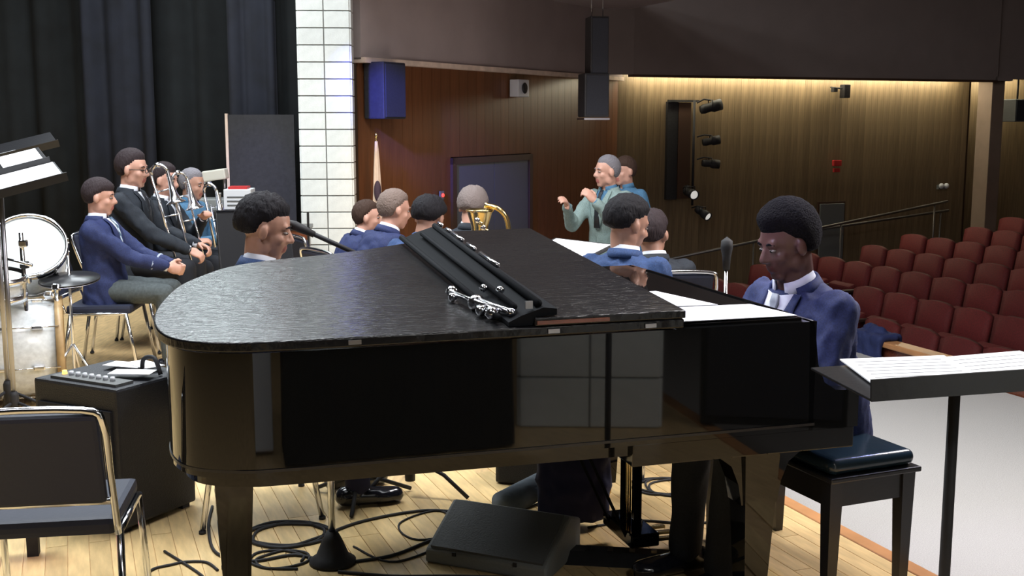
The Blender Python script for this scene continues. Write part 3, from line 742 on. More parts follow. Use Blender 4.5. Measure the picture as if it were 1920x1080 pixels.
for b in (.09, 1.36): bxm('key_block', (1.06, b, .69), (.14, .05, .07), M['black'], PIA)
# lid, raised a few degrees on its far side
lid = prm('lid', lid_out, lambda x, y: .990+TIL*max(y, 0), lambda x, y: 1.018+TIL*max(y, 0), M['lid'], PIA, bev=.005)
softsides(lid)
flap_out = [(.535, -.012), (.065, -.012), (.065, 1.46), (.535, 1.49)]
fp = prm('front_flap', flap_out, lambda x, y: 1.020+TIL*y, lambda x, y: 1.044+TIL*y, M['lid'], PIA, bev=.004)
bxm('flap_edge_strip', (.18, -.016, 1.030), (.22, .006, .010), M['mahog'], PIA)
bxm('lid_prop', (.45, 1.42, 1.04), (.02, .02, .10), M['black'], PIA)
for b in (.16, .74, 1.30):
    hg = bxm('hinge', (.53, b, 1.022+TIL*b), (.014, .10, .012), M['steel'], PIA)
for t in (-.45, .12, .42): bxm('hinge', (t, -.016, 1.004), (.035, .005, .012), M['steel'], PIA)
# legs with brackets and castors
def pleg(t, b, flare=True):
    bm = nb()
    for z0, z1, s0, s1 in ((.07, .45, .037, .055), (.45, .60, .055, .062)):
        a = [bm.verts.new((t+sx*s0, b+sy*s0, z0)) for sx, sy in ((-1, -1), (1, -1), (1, 1), (-1, 1))]; c = [bm.verts.new((t+sx*s1, b+sy*s1, z1)) for sx, sy in ((-1, -1), (1, -1), (1, 1), (-1, 1))]
        bm.faces.new(a[::-1]); bm.faces.new(c)
        for i in range(4): bm.faces.new((a[i], a[(i+1) % 4], c[(i+1) % 4], c[i]))
    if flare:
        prof = [(-.062, .40), (.062, .40), (.075, .47), (.10, .53), (.16, .575), (.19, .60), (-.19, .60), (-.16, .575), (-.10, .53), (-.075, .47)]
        a = [bm.verts.new((t+x, b-.045, z)) for x, z in prof]; c = [bm.verts.new((t+x, b+.045, z)) for x, z in prof]
        bm.faces.new(a); bm.faces.new(c[::-1])
        for i in range(len(prof)): bm.faces.new((a[i], a[(i+1) % len(prof)], c[(i+1) % len(prof)], c[i]))
    l = link('leg', bm, M['black'], PIA)
    bxm('castor_fork', (t, b, .055), (.04, .03, .04), M['brass'], l)
    bm = nb(); lathe(bm, [(0, -.012), (.028, -.012), (.028, .012), (0, .012)], 16, Matrix.Translation((t, b, .029)) @ Matrix.Rotation(PI/2, 4, 'X')); link('castor', bm, M['brass'], l)
pleg(.83, .09); pleg(.83, 1.36); pleg(-.76, .47, False)
bxm('leg_block', (-.74, .47, .615), (.22, .22, .05), M['black'], PIA)
# pedal lyre
ly = bxm('pedal_lyre', (.68, .72, .10), (.11, .28, .05), M['black'], PIA, bev=.006)
for b in (-.055, .055): bxm('lyre_post', (0, b, .24), (.03, .022, .48), M['black'], ly)
bxm('lyre_head', (0, 0, .485), (.08, .24, .03), M['black'], ly)
for b in (-.02, 0, .02): tb('pedal_rod', [(-.01, b, .02), (-.01, b, .49)], .0035, M['brass'], ly, 6)
for b in (-.06, 0, .06): bxm('pedal', (.10, b, -.03), (.13, .024, .012), M['brass'], ly, bev=.004)
tb('lyre_brace', [(-.05, -.08, 0), (-.28, -.08, .49)], .006, M['dull'], ly, 6); tb('lyre_brace', [(-.05, .08, 0), (-.28, .08, .49)], .006, M['dull'], ly, 6)
# music desk lying almost flat over the tuning pins
md_ = bxm('music_desk', (.75, .66, .9875), (.40, 1.26, .012), M['black'], PIA, bev=.003); md_.rotation_euler = (0, R(0), 0)
bxm('desk_lip', (.195, 0, .007), (.010, 1.10, .006), M['black'], md_)

def sheet(name, label, pts, th=.0015, m='white', cat='sheet music', group=None):
    bm = nb(); a = [bm.verts.new(p) for p in pts]; b = [bm.verts.new(V(p)-V((0, 0, th))) for p in pts]
    bm.faces.new(a); bm.faces.new(b[::-1]); n = len(pts)
    for i in range(n): bm.faces.new((a[i], b[i], b[(i+1) % n], a[(i+1) % n]))
    return tag(link(name, bm, M[m]), label, cat, group)
def staves(o, c, ux, uy, w_, h_, n=8, parent=None):
    """rows of printed staff lines lying on a sheet"""
    bm = nb(); ux = V(ux).normalized(); uy = V(uy).normalized(); nz = ux.cross(uy)
    if nz.z < 0: nz = -nz
    for i in range(n):
        y = -h_/2+(i+.5)*h_/n
        for x0, x1 in ((-w_/2, w_/2),):
            p = [V(c)+ux*x0+uy*(y-.004)+nz*.0012, V(c)+ux*x1+uy*(y-.004)+nz*.0012, V(c)+ux*x1+uy*(y+.004)+nz*.0012, V(c)+ux*x0+uy*(y+.004)+nz*.0012]
            bm.faces.new([bm.verts.new(q) for q in p])
    link('staff_lines', bm, M['greybox'], o)
def psheet(label, cs, z):
    pts = [pt(t, b, z_) for (t, b), z_ in zip(cs, z)]
    return sheet('sheet_music', label, pts, .002)
psheet('large white score page spread on the piano nearest the camera', [(.545, .035), (.945, .05), (.90, .27), (.56, .27)], [1.002, .998, 1.002, 1.004])
psheet('smaller white score page behind, against the folded lid', [(.56, .30), (.80, .30), (.72, .62), (.56, .60)], [1.003, 1.000, 1.003, 1.003])

# folded stand lying along the lid
fs = thing('folded_stand', 'black folded stand with chrome fittings lying across the piano lid', 'stand', PO+V((0, 0, 0)), PS)
def onlid(t, b, h=0): return (t, b, 1.022+TIL*b+h)
fsb = nb(); 
prof = [(-.045, 0), (.025, .0), (.035, .024), (.10, .027), (.10, .045), (.06, .05), (-.005, .03), (-.045, .012)]
def extr(bm, prof, b0, b1, t0, t1, s0=1, s1=1):
    A = [bm.verts.new((t0+x*s0, b0, 1.021+TIL*b0+z)) for x, z in prof]; B = [bm.verts.new((t1+x*s1, b1, 1.021+TIL*b1+z)) for x, z in prof]
    bm.faces.new(A); bm.faces.new(B[::-1]); n = len(prof)
    for i in range(n): bm.faces.new((A[i], A[(i+1) % n], B[(i+1) % n], B[i]))
extr(fsb, prof, .0, 1.42, .035, .035); link('folded_desk', fsb, M['dull'], fs)
tb('outer_tube', [onlid(.085, .02, .057), onlid(.105, 1.40, .057)], .012, M['dull'], fs)
tb('inner_tube', [onlid(-.03, .03, .018), onlid(-.035, 1.38, .018)], .010, M['dull'], fs)
tb('leg_tube', [onlid(.02, .04, .045), onlid(.03, 1.3, .045)], .009, M['dull'], fs)
for b, l in ((.50, .22), (.80, .10), (.98, .16), (1.18, .05), (1.32, .05)):
    tb('chrome_strip', [onlid(.098+.012*b, b, .072), onlid(.098+.012*(b+l), b+l, .072)], .008, M['chrome'], fs)
for t, b, h, r in ((-.075, .40, .016, .018), (-.09, .33, .014, .014), (-.045, .22, .02, .024), (-.055, .13, .018, .016), (-.035, .08, .02, .02), (.0, .30, .045, .012), (.03, .22, .055, .012), (.01, .04, .03, .013)):
    bm = nb(); lathe(bm, [(0, -r*.9), (r*.7, -r*.9), (r, -r*.3), (r, r*.3), (r*.7, r*.9), (0, r*.9)], 14, Matrix.Translation(onlid(t, b, h)) @ Matrix.Rotation(R(50+900*b), 4, V((.3, 1, .2)).normalized())); link('knob', bm, M['chrome'], fs, smooth=True)
tb('clamp_rod', [onlid(-.085, .38, .02), onlid(-.03, .10, .03)], .008, M['chrome'], fs); tb('clamp_rod', [onlid(-.05, .24, .03), onlid(.01, .03, .03)], .009, M['silver'], fs)
bxm('tag', onlid(.055, .015, .055), (.022, .006, .022), M['steel'], fs)

# piano bench
PB = R(23)
bo_ = V((1.03, 3.55, 0)); bu = V((math.cos(PB), math.sin(PB), 0)); bv = V((-math.sin(PB), math.cos(PB), 0))
bc = bo_+bu*.175+bv*.38
BN = thing('piano_bench', 'black wooden piano bench with glossy dark blue vinyl top', 'bench', bc, PB)
cq = bxm('cushion', (0, 0, .488), (.35, .74, .056), M['benchpad'], BN); md = cq.modifiers.new('b', 'BEVEL'); md.width = .027; md.segments = 6
for p in cq.data.polygons: p.use_smooth = True
bxm('top_board', (0, 0, .452), (.37, .77, .018), M['satin'], BN, bev=.005)
for s in (-1, 1): bxm('apron', (s*.155, 0, .40), (.02, .68, .09), M['satin'], BN)
for s in (-1, 1): bxm('apron', (0, s*.35, .40), (.30, .02, .09), M['satin'], BN)
for sx in (-1, 1):
    for sy in (-1, 1):
        bm = nb(); a = [bm.verts.new((sx*.150+q*.016, sy*.345+r*.016, 0)) for q, r in ((-1, -1), (1, -1), (1, 1), (-1, 1))]; c = [bm.verts.new((sx*.148+q*.026, sy*.343+r*.026, .443)) for q, r in ((-1, -1), (1, -1), (1, 1), (-1, 1))]
        bm.faces.new(a[::-1]); bm.faces.new(c)
        for i in range(4): bm.faces.new((a[i], a[(i+1) % 4], c[(i+1) % 4], c[i]))
        link('leg', bm, M['satin'], BN)

# pianist
afro = ('afro', (.122, .102, .124), [-.95, -.90, -.74, -.20, .02, .34, .38], .03, (-.016, 0, .036))
person('young man in navy suit and grey tie playing the piano, short afro hair, looking down', (.955, 3.98, 1.175), 208, hy=-6, hp=16, lean=16, k=1.13, hk=.90, skin='dark', hair=afro, top='navy', pant='dark', tie='tiegrey',
       wrists=[(.44, .12, .80), (.44, -.12, .80)], palms=[(0, 0, -1), (0, 0, -1)], curl=.45, seat=.515, det=2, feet=(.50, .10))
# the man seated behind the tail
p6 = person('dark-haired man in blue blazer seated close behind the tail of the piano', (-.99, 4.62, 1.165), 21, hy=-16, hp=12, lean=8, k=1.03, skin='tan',
            hair=('black', (.120, .098, .118), [-.7, -.66, -.52, .02, .04, .34, .42], .09, (-.02, 0, .030)), top='blue', pant='navypant', tie='tiedark', wrists=[(.40, .16, .66), (.42, -.10, .66)], curl=.8, det=2, seat=.45)
chair_under(p6, 'stacking chair under the man behind the piano tail', h=.74, leanback=.05)
# boy at left
p2 = person('boy in navy blazer and light striped tie sitting at left, hands together in lap', (-2.62, 7.3, 1.115), 4, hy=2, hp=4, lean=-4, k=.97, skin='light',
            hair=('darkbrown', (.114, .096, .106), FRINGE, .05, (-.012, 0, .030)), top='navy', pant='greypant', tie='tieblue', wrists=[(.42, .07, .66), (.44, -.05, .65)], palms=[(0, -1, -.2), (0, 1, -.2)], curl=.9, det=1, piping=True, seat=.45)
chair_under(p2, 'chrome stacking chair holding the boy with the striped tie', back=.0)
# man with glasses
p3 = person('tall man in dark suit and glasses sitting behind the boy in navy', (-2.64, 8.02, 1.26), -2, hy=-4, hp=4, lean=2, k=1.07, skin='light', glasses=True,
            hair=('darkbrown', (.115, .095, .112), SHORT, .06, (-.012, 0, .032)), top='dark', pant='blackpant', tie='tiedark', wrists=[(.44, .15, .72), (.46, -.10, .70)], curl=.9, seat=.52)
chair_under(p3, 'stacking chair under the tall man with glasses', seat=.50)
p4 = person('musician in black suit whose face is hidden behind a raised trombone', (-2.55, 8.45, 1.16), -10, lean=4, hp=6, k=1.0, skin='light', hair=('darkbrown', (.115, .095, .112), SHORT, .06, (-.012, 0, .032)),
            top='dark', pant='blackpant', tie='tiedark', wrists=[(.33, .05, .88), (.33, -.08, .72)], curl=1.0, det=0)
chair_under(p4, 'stacking chair under the trombonist in black')
p5 = person('grey-haired musician in blue shirt beyond the trombones', (-2.50, 9.0, 1.10), -14, lean=4, hp=6, skin='tan', hair=('grey', (.108, .09, .108), SHORT, .06, (-.012, 0, .028)),
            top='denim', pant='blackpant', tie=None, jacket=False, wrists=[(.33, .05, .80), (.33, -.08, .70)], curl=1.0, det=0, collar='denim')
chair_under(p5, 'stacking chair under the musician in blue shirt')
# kids at the centre
p7 = person('dark-haired boy in navy blazer turned right, left one of the pair by the white pillar', (-1.0, 7.95, .93), 30, hy=-30, lean=24, k=.95, skin='light', hair=('brown', (.112, .094, .110), SHORT, .07, (-.012, 0, .028)), top='navy', pant='blackpant', seat=.36, det=0)
chair_under(p7, 'low chair under the dark-haired boy', seat=.34)
p8 = person('boy with ash-brown hair and white collar in navy blazer bending right, before the orange wall', (-.73, 7.15, 1.045), 36, hy=-12, hp=8, lean=22, k=1.0, skin='light', hair=('ash', (.112, .094, .110), SHORT, .07, (-.012, 0, .028)), top='navy', pant='blackpant', seat=.40, det=0)
chair_under(p8, 'chair under the boy with ash-brown hair', seat=.38)
p9 = person('black-haired player bent low just beyond the folded stand on the piano', (-.47, 6.55, 1.045), 60, hp=24, lean=30, k=1.0, skin='tan', hair=('black', (.125, .108, .112), [-.8, -.75, -.6, -.2, -.1, .2, .3], .09, (-.015, 0, .026)), top='blue', pant='blackpant', seat=.43, det=0)
chair_under(p9, 'chair under the black-haired bent player')
p10 = person('fair-haired player whose head shows above the piano lid beside a glittering gold horn', (-.27, 8.0, .995), 70, hp=20, lean=20, k=1.12, skin='light', hair=('fair', (.122, .105, .116), [-.8, -.75, -.6, -.2, -.1, .2, .3], .10, (-.015, 0, .026)), top='dark', pant='blackpant', seat=.36, det=0)
chair_under(p10, 'chair under the fair-haired player', seat=.34)
# conductor and those around
person('grey-haired conductor in sage jacket standing with both hands raised', (.74, 9.0, 1.2), 222, hy=-20, hp=0, lean=2, k=1.02, skin='light', hair=('grey', (.106, .088, .106), SHORT, .05, (-.014, 0, .030)), top='sage', pant='greypant', tie='tiedark', collar='denim',
       seated=False, base=-.45, wrists=[(.34, .16, 1.44), (.36, -.12, 1.39)], palms=[(0, -1, 0), (1, 0, .2)], curl=.7, det=1)
person('brown-haired person standing directly behind the conductor', (.95, 9.75, 1.17), 215, lean=2, skin='light', hair=('brown', (.112, .094, .110), FRINGE, .07, (-.012, 0, .028)), top='denim', pant='blackpant', tie=None, jacket=False, collar='denim', seated=False, base=-.45, det=0)
p13 = person('dark-haired boy in blue blazer seen from behind, right of the lid, head bowed right', (.545, 5.35, 1.115), 62, hy=-38, hp=14, lean=12, k=1.02, skin='tan', hair=('black', (.124, .102, .118), [-.72, -.66, -.48, .05, .08, .3, .38], .10, (-.015, 0, .030)), top='blue', pant='navypant', tie=None, seat=.45, det=1, piping=True)
chair_under(p13, 'chair under the boy in blue blazer seen from behind')
p14 = person('person in black beside the blue-blazered boy, partly hidden by him', (.77, 6.25, .985), 100, hy=-40, lean=12, k=1.0, skin='tan', hair=('darkbrown', (.118, .10, .118), [-.8, -.75, -.6, .0, .05, .4, .4], .08, (-.012, 0, .028)), top='dark', pant='blackpant', tie=None, seat=.42, det=0)
chair_under(p14, 'chair under the person in black', seat=.40)

# ------------------------------------------------------------------ trombones
def trombone(label, mtx):
    t = thing('trombone', label, 'trombone'); t.matrix_world = mtx
    # local z: bow at the top (z=0), slide points down (-z)
    def arc(cx, r, z, n=8): return [(cx+r*math.cos(a), 0, z+r*math.sin(a)) for a in [PI*i/n for i in range(n+1)]]
    a = arc(0, .055, 0); tb('bell_bow', [(p[0]*-1, p[1], p[2]) for p in a] , .011, M['silver'], t, 10)
    tb('bell_tube', [(-.055, 0, 0), (-.055, 0, -.42)], .009, M['silver'], t, 10)
    lt('bell', [(.010, 0), (.016, -.10), (.026, -.17), (.045, -.21), (.066, -.225), (.069, -.222), (.047, -.205), (.028, -.165), (.018, -.10), (.012, 0)], M['silver'], t, 24, Matrix.Translation((.055, 0, 0)) @ Matrix.Rotation(R(0), 4, 'X'))
    tb('slide_tube', [(-.055, .05, -.10), (-.055, .05, -.72)], .008, M['silver'], t, 10)
    tb('slide_tube', [(.045, .05, -.10), (.045, .05, -.72)], .008, M['silver'], t, 10)
    tb('slide_crook', [(.045-.05+.05*math.cos(x), .05, -.72-.05*math.sin(x)) for x in [PI*i/8 for i in range(9)]], .010, M['silver'], t, 10)
    for z in (-.12, -.30): tb('brace', [(-.055, .05, z), (.045, .05, z)], .006, M['silver'], t, 8)
    tb('brace', [(-.055, 0, -.20), (-.055, .05, -.20)], .006, M['silver'], t, 8)
    lt('mouthpiece', [(.004, 0), (.006, .05), (.013, .075), (.013, .08), (.004, .07)], M['chrome'], t, 12, Matrix.Translation((.045, .05, -.10)))
    lt('tuning_weight', [(0, .018), (.018, .018), (.018, -.018), (0, -.018)], M['silver'], t, 12, Matrix.Translation((0, 0, .055)) @ Matrix.Rotation(PI/2, 4, 'Y'))
    return t
def place(x, y, z, rx, ry, rz): return Matrix.Translation((x, y, z)) @ Matrix.Rotation(R(rz), 4, 'Z') @ Matrix.Rotation(R(ry), 4, 'Y') @ Matrix.Rotation(R(rx), 4, 'X')
trombone('silver trombone held upright before the black-suited player, nearest one', place(-2.42, 7.9, 1.24, -4, -13, 10))
trombone('second silver trombone standing just behind the first', place(-2.40, 8.3, 1.17, -4, -11, 30))
trombone('third trombone with dark grips in front of the blue shirt', place(-2.26, 8.6, 1.07, 4, -8, -20))
# gold horn by the fair-haired player
gh = thing('gold_horn', 'gold horn bell with shiny keys beside the fair-haired head', 'saxophone', (-.19, 6.75, .0), R(20))
lt('bell', [(.02, .55), (.035, .80), (.05, .98), (.075, 1.06), (.085, 1.075), (.08, 1.08), (.07, 1.065), (.045, .99), (.03, .80)], M['brass'], gh, 24)
tb('neck', smoothcurve([(.03, 0, .58), (.12, 0, .50), (.17, 0, .66), (.18, 0, .96), (.13, 0, 1.07), (.05, .05, 1.10)], 4), [.022]*5+[.018]*20 if False else .016, M['brass'], gh, 10)
for i in range(9):
    bm = nb(); lathe(bm, [(0, 0), (.016, 0), (.018, .006), (.014, .010), (0, .010)], 12, Matrix.Translation((-.035+.018*(i % 4), -.055, 1.02-.022*i)) @ Matrix.Rotation(PI/2, 4, 'X')); link('key_cup', bm, M['brass'] if i % 2 else M['silver'], gh, smooth=True)

# ------------------------------------------------------------------ music stands
def music_stand(label, x, y, deskz, yaw, tilt, w_=.50, h_=.34, sheets=(), base=True, pole='matte', lip=True):
    s = thing('music_stand', label, 'music stand', (x, y, 0), R(yaw))
    tb('pole', [(0, 0, .10), (0, 0, deskz-.02)], .0125, M[pole], s, 10)
    if base:
        for a in (90, 210, 330):
            tb('leg', [(.02*math.cos(R(a)), .02*math.sin(R(a)), .16), (.16*math.cos(R(a)), .16*math.sin(R(a)), .10), (.27*math.cos(R(a)), .27*math.sin(R(a)), .012)], .009, M['matte'], s)
    lt('hub', [(0, .06), (.022, .06), (.024, .20), (.016, .22), (0, .22)], M['matte'], s, 12)
    d = bpy.data.objects.new('desk', bpy.data.meshes.new('desk')); bm = nb(); box(bm, (0, 0, 0), (w_, h_, .006), bev=.002); box(bm, (0, -h_/2, .02), (w_, .006, .045)); box(bm, (0, -h_/2+.03, .042), (w_, .05, .005)) if False else None
    bmesh.ops.recalc_face_normals(bm, faces=bm.faces); bm.to_mesh(d.data); bm.free(); d.data.materials.append(M['satin']); COL.objects.link(d); d.parent = s
    d.location = (0, 0, deskz); d.rotation_euler = (R(tilt), 0, 0)
    bxm('bracket', (0, 0, -.02), (.08, .05, .03), M['matte'], d)
    return s, d
def desk_sheet(s, d, label, x, y, w_, h_, z=.006, rz=0):
    """sheet lying on a stand's desk, its own top-level object"""
    bpy.context.view_layer.update()
    mw = Matrix.Translation(s.location) @ s.rotation_euler.to_matrix().to_4x4() @ Matrix.Translation(d.location) @ d.rotation_euler.to_matrix().to_4x4()
    bm = nb(); box(bm, (0, 0, 0), (w_, h_, .003)); n = 1
    o = link('sheet_music', bm, M['white']); o.matrix_world = mw @ Matrix.Translation((x, y, z)) @ Matrix.Rotation(R(rz), 4, 'Z')
    tag(o, label, 'sheet music')
    bm = nb()
    for i in range(7): box(bm, (0, -h_/2+(i+.7)*h_/8, .0018), (w_*.82, .0025, .0004))
    link('printed_staves', bm, M['greybox'], o); return o
# right foreground stand, desk seen almost edge-on
s1, d1 = music_stand('black music stand in the right foreground with papers on its nearly level desk', .965, 2.44, 1.05, 7, .0, .53, .32)
d1.rotation_euler = (R(-.8), R(-2.2), 0)
desk_sheet(s1, d1, 'white papers at the right end of the foreground music stand', .13, .03, .26, .27, .0055, 4)
desk_sheet(s1, d1, 'white page left of centre on the foreground music stand', -.08, .05, .24, .26, .009, -8)
# behind the man at the tail
s2, d2 = music_stand('black music stand with bright rim behind the head of the man at the piano tail', -1.20, 5.35, .98, 20, 62, .34, .44)
bm = nb(); tube(bm, [(-.17, -.22, .006), (-.17, .22, .006), (.17, .22, .006)], .005, 6); link('rim', bm, M['chrome'], d2)
# by the boy seen from behind
s3, d3 = music_stand('low music stand left of the boy seen from behind, beyond the lid', .26, 5.75, .94, -50, 16, .46, .32)
desk_sheet(s3, d3, 'white page on the stand beyond the right edge of the lid', 0, .0, .40, .28)
s4, d4 = music_stand('short black stand under the far side of the piano, three splayed feet', -.44, 4.78, .86, 10, 40, .40, .28)
# stands at upper left
for i, (x, y, z, yaw, tilt, w_, lb) in enumerate(((-3.14, 7.05, 1.40, 28, 16, .68, 'topmost black music stand at the upper left edge'), (-2.70, 6.0, 1.35, 30, 16, .52, 'middle black music stand at the left edge'), (-2.56, 5.75, 1.27, 30, 16, .60, 'lowest music stand at the left edge, covered in white pages'))):
    s_, d_ = music_stand(lb, x, y, z, yaw, tilt, w_, .30, pole='steel')
    d_.rotation_euler = (R(tilt), R(-14), 0)
    if i == 2: desk_sheet(s_, d_, 'wide white pages on the lowest stand at the left edge', 0, .0, .58, .28)
    if i == 1: desk_sheet(s_, d_, 'white page on the right half of the middle stand at left', .14, .02, .2, .22)
    if i == 0: desk_sheet(s_, d_, 'thin strip of white page on the topmost stand at left', -.08, -.08, .36, .08)

# ------------------------------------------------------------------ drums
def drum(name, label, c, axis, r, L, shell, hoop, lugs=8):
    t = thing(name, label, 'drum', c); q = V(axis).to_track_quat('Z', 'Y'); t.rotation_euler = q.to_euler()
    lt('shell', [(r, -L/2), (r, L/2), (r-.008, L/2), (r-.008, -L/2), (r, -L/2)], M[shell], t, 40)
    for s in (-1, 1):
        lt('drum_head', [(0, s*(L/2+.004)), (r*.97, s*(L/2+.004)), (r+.003, s*(L/2-.004))], M['ivory'], t, 40)
        lt('hoop', [(r+.004, s*(L/2-.02)), (r+.020, s*(L/2-.02)), (r+.020, s*(L/2+.022)), (r+.004, s*(L/2+.022)), (r+.004, s*(L/2-.02))], M[hoop], t, 40)
    for i in range(lugs):
        a = 2*PI*i/lugs+.2; m_ = Matrix.Rotation(a, 4, 'Z')
        for s in (-1, 1): 
            bm = nb(); box(bm, (0, 0, 0), (.03, .022, .06), bev=.006); bmesh.ops.transform(bm, matrix=m_ @ Matrix.Translation((r+.012, 0, s*L*.22)), verts=bm.verts); link('lug', bm, M['chrome'], t)
        tb('tension_rod', [m_ @ V((r+.022, 0, -L/2)), m_ @ V((r+.022, 0, L/2))], .004, M['chrome'], t, 6)
    return t
ax = uv(1, 0)
bd = drum('bass_drum', 'white bass drum with maple hoops at the left edge', tuple(V((-2.80, 6.45, .30))), tuple(ax), .275, .40, 'pearl', 'maple')
for s in (-1, 1): tb('spur', [(.10, s*.2, .1), (.30, s*.33, .16)], .008, M['chrome'], bd) if False else None
drum('tom_drum', 'large white drum tilted up above the bass drum', (-2.86, 6.75, .80), tuple(V((.28, -.72, .62)).normalized()), .20, .22, 'pearl', 'chrome', 6)
drum('snare_drum', 'small white drum low at the left edge over the bass drum', (-2.88, 6.30, .69), (0.1, -.1, 1), .16, .10, 'pearl', 'chrome', 6)
cy = thing('cymbal', 'dark cymbal on a chrome stand right of the tilted white drum', 'cymbal', (-2.58, 6.62, 0))
lt('disc', [(0, .012), (.03, .010), (.05, .002), (.17, -.014), (.172, -.017), (.05, -.002), (0, .008)], M['satin'], cy, 36, Matrix.Translation((0, 0, .70)) @ Matrix.Rotation(R(8), 4, 'X'))
lt('disc', [(0, .0), (.04, .004), (.17, .012), (.172, .010), (.04, 0), (0, -.004)], M['steel'], cy, 36, Matrix.Translation((0, 0, .665)) @ Matrix.Rotation(R(8), 4, 'X'))
tb('rod', [(0, 0, .02), (0, 0, .82)], .009, M['chrome'], cy)
for a in (100, 220, 340): tb('leg', [(0, 0, .30), (.22*math.cos(R(a)), .22*math.sin(R(a)), .01)], .008, M['chrome'], cy)
hw = thing('drum_hardware', 'chrome drum clamps and holders between bass drum and upper drums', 'hardware', (-2.72, 6.35, 0))
tb('post', [(0, 0, .0), (-.01, 0, .98)], .013, M['chrome'], hw)
tb('post', [(.13, .1, .0), (.13, .1, .66)], .011, M['chrome'], hw)
tb('boom', [(-.14, 0, .84), (.05, -.02, .80)], .010, M['chrome'], hw)
for x, y, z in ((0, 0, .80), (.02, -.03, .72), (-.05, 0, .64), (.1, .06, .62), (.13, .1, .66), (-.1, .02, .62), (0, 0, .92)):
    bm = nb(); box(bm, (x, y, z), (.045, .035, .04), Matrix.Rotation(x*9, 4, 'X'), .008); link('clamp', bm, M['chrome'] if z != .80 else M['matte'], hw)
for a in (80, 200, 320): tb('leg', [(0, 0, .35), (.2*math.cos(R(a)), .2*math.sin(R(a)), .01)], .008, M['chrome'], hw)
# ------------------------------------------------------------------ amplifier and foreground chair
AR = R(-28)
am = thing('amplifier', 'black combo amplifier with control panel beside the piano tail', 'amplifier', (-1.62, 4.56, 0), AR)
bxm('cabinet', (0, 0, .30), (.46, .40, .56), M['tolex'], am, bev=.012)
bxm('grille', (0, -.204, .27), (.40, .012, .44), M['cloth'], am)
pan = bxm('control_panel', (.02, -.13, .585), (.36, .09, .012), M['steel'], am)
pan.data.materials.clear(); pan.data.materials.append(M['gunmetal'])
for i in range(8): lt('knob', [(0, .022), (.009, .022), (.011, .006), (0, .006)], M['offwhite'] if i else M['greenlamp'], pan, 10, Matrix.Translation((-.15+.038*i, 0, 0)))
for sx in (-1, 1):
    for sy in (-1, 1): bxm('foot', (sx*.19, sy*.16, .01), (.04, .04, .02), M['matte'], am)
tb('handle', smoothcurve([(.10, .06, .585), (.11, .06, .64), (.17, .06, .65), (.20, .06, .585)], 4), .009, M['matte'], am)
for i, (dx, dy, ry, lb) in enumerate(((-.02, .09, 10, 'loose white paper on top of the amplifier, further back'), (.05, .12, -14, 'white paper under the handle on the amplifier'), (.13, -.02, 25, 'white paper at the front right corner of the amplifier'))):
    o = V((dx, dy, .5985+.003*i)); o.rotate(Matrix.Rotation(AR, 3, 'Z')); bm = nb(); box(bm, (0, 0, 0), (.17, .09, .003), R(ry)); tag(link('paper', bm, M['white'], loc=V((-1.62, 4.56, 0))+o), lb, 'paper').rotation_euler = (0, 0, AR)
fc = chair('chrome-framed stacking chair in the left foreground, seen from behind', (-1.41, 3.42, 0), R(99), seat=.44, h=.795, leanback=.10)
rl = thing('effects_light', 'glowing pink light bar on the floor left of the foreground chair', 'light', (-1.78, 4.08, .0), R(15))
bxm('body', (0, 0, .16), (.22, .06, .05), M['matte'], rl); bxm('lens', (0, -.035, .165), (.20, .015, .03), M['pinklamp'], rl); bxm('foot', (0, 0, .07), (.04, .05, .14), M['matte'], rl)

# ------------------------------------------------------------------ microphones
def micstand(label, x, y, h, r=.012, pole='chrome', base='cone'):
    s = thing('microphone_stand', label, 'microphone stand', (x, y, 0))
    if base == 'cone': lt('base', [(0, 0), (.085, 0), (.085, .012), (.06, .03), (.035, .09), (.02, .12), (0, .12)], M['matte'], s, 24)
    else:
        for a in (30, 150, 270): tb('leg', [(0, 0, .10), (.25*math.cos(R(a)), .25*math.sin(R(a)), .012)], .009, M['matte'], s)
    tb('pole', [(0, 0, .03), (0, 0, h)], r, M[pole], s, 10); return s
m1 = micstand('short chrome microphone stand with conical base under the piano', -.655, 4.0, .555, .013)
m2 = micstand('slim chrome microphone stand with dark head left of the pianist', .97, 5.15, .93, .008)
lt('mic_head', [(0, 0), (.016, .0), (.02, .06), (.028, .10), (.026, .13), (0, .15)], M['matte'], m2, 16, Matrix.Translation((0, 0, .93)))
bm_ = thing('boom_microphone', 'black boom microphone pointing at the mouth of the man behind the tail', 'microphone', (-.62, 4.70, 0))
tb('pole', [(-.03, 0, .02), (-.03, 0, 1.06)], .010, M['matte'], bm_); tb('boom', [(0, 0, 1.045), (-.22, -.02, 1.15)], .010, M['matte'], bm_)
lt('mic_head', [(0, 0), (.013, 0), (.018, .05), (.02, .09), (.012, .12), (0, .125)], M['matte'], bm_, 14, Matrix.Translation((-.19, -.018, 1.135)) @ V((-.22, -.02, .105)).to_track_quat('Z', 'Y').to_matrix().to_4x4())
for a in (30, 150, 270): tb('leg', [(-.03, 0, .12), (-.03+.24*math.cos(R(a)), .24*math.sin(R(a)), .012)], .009, M['matte'], bm_)

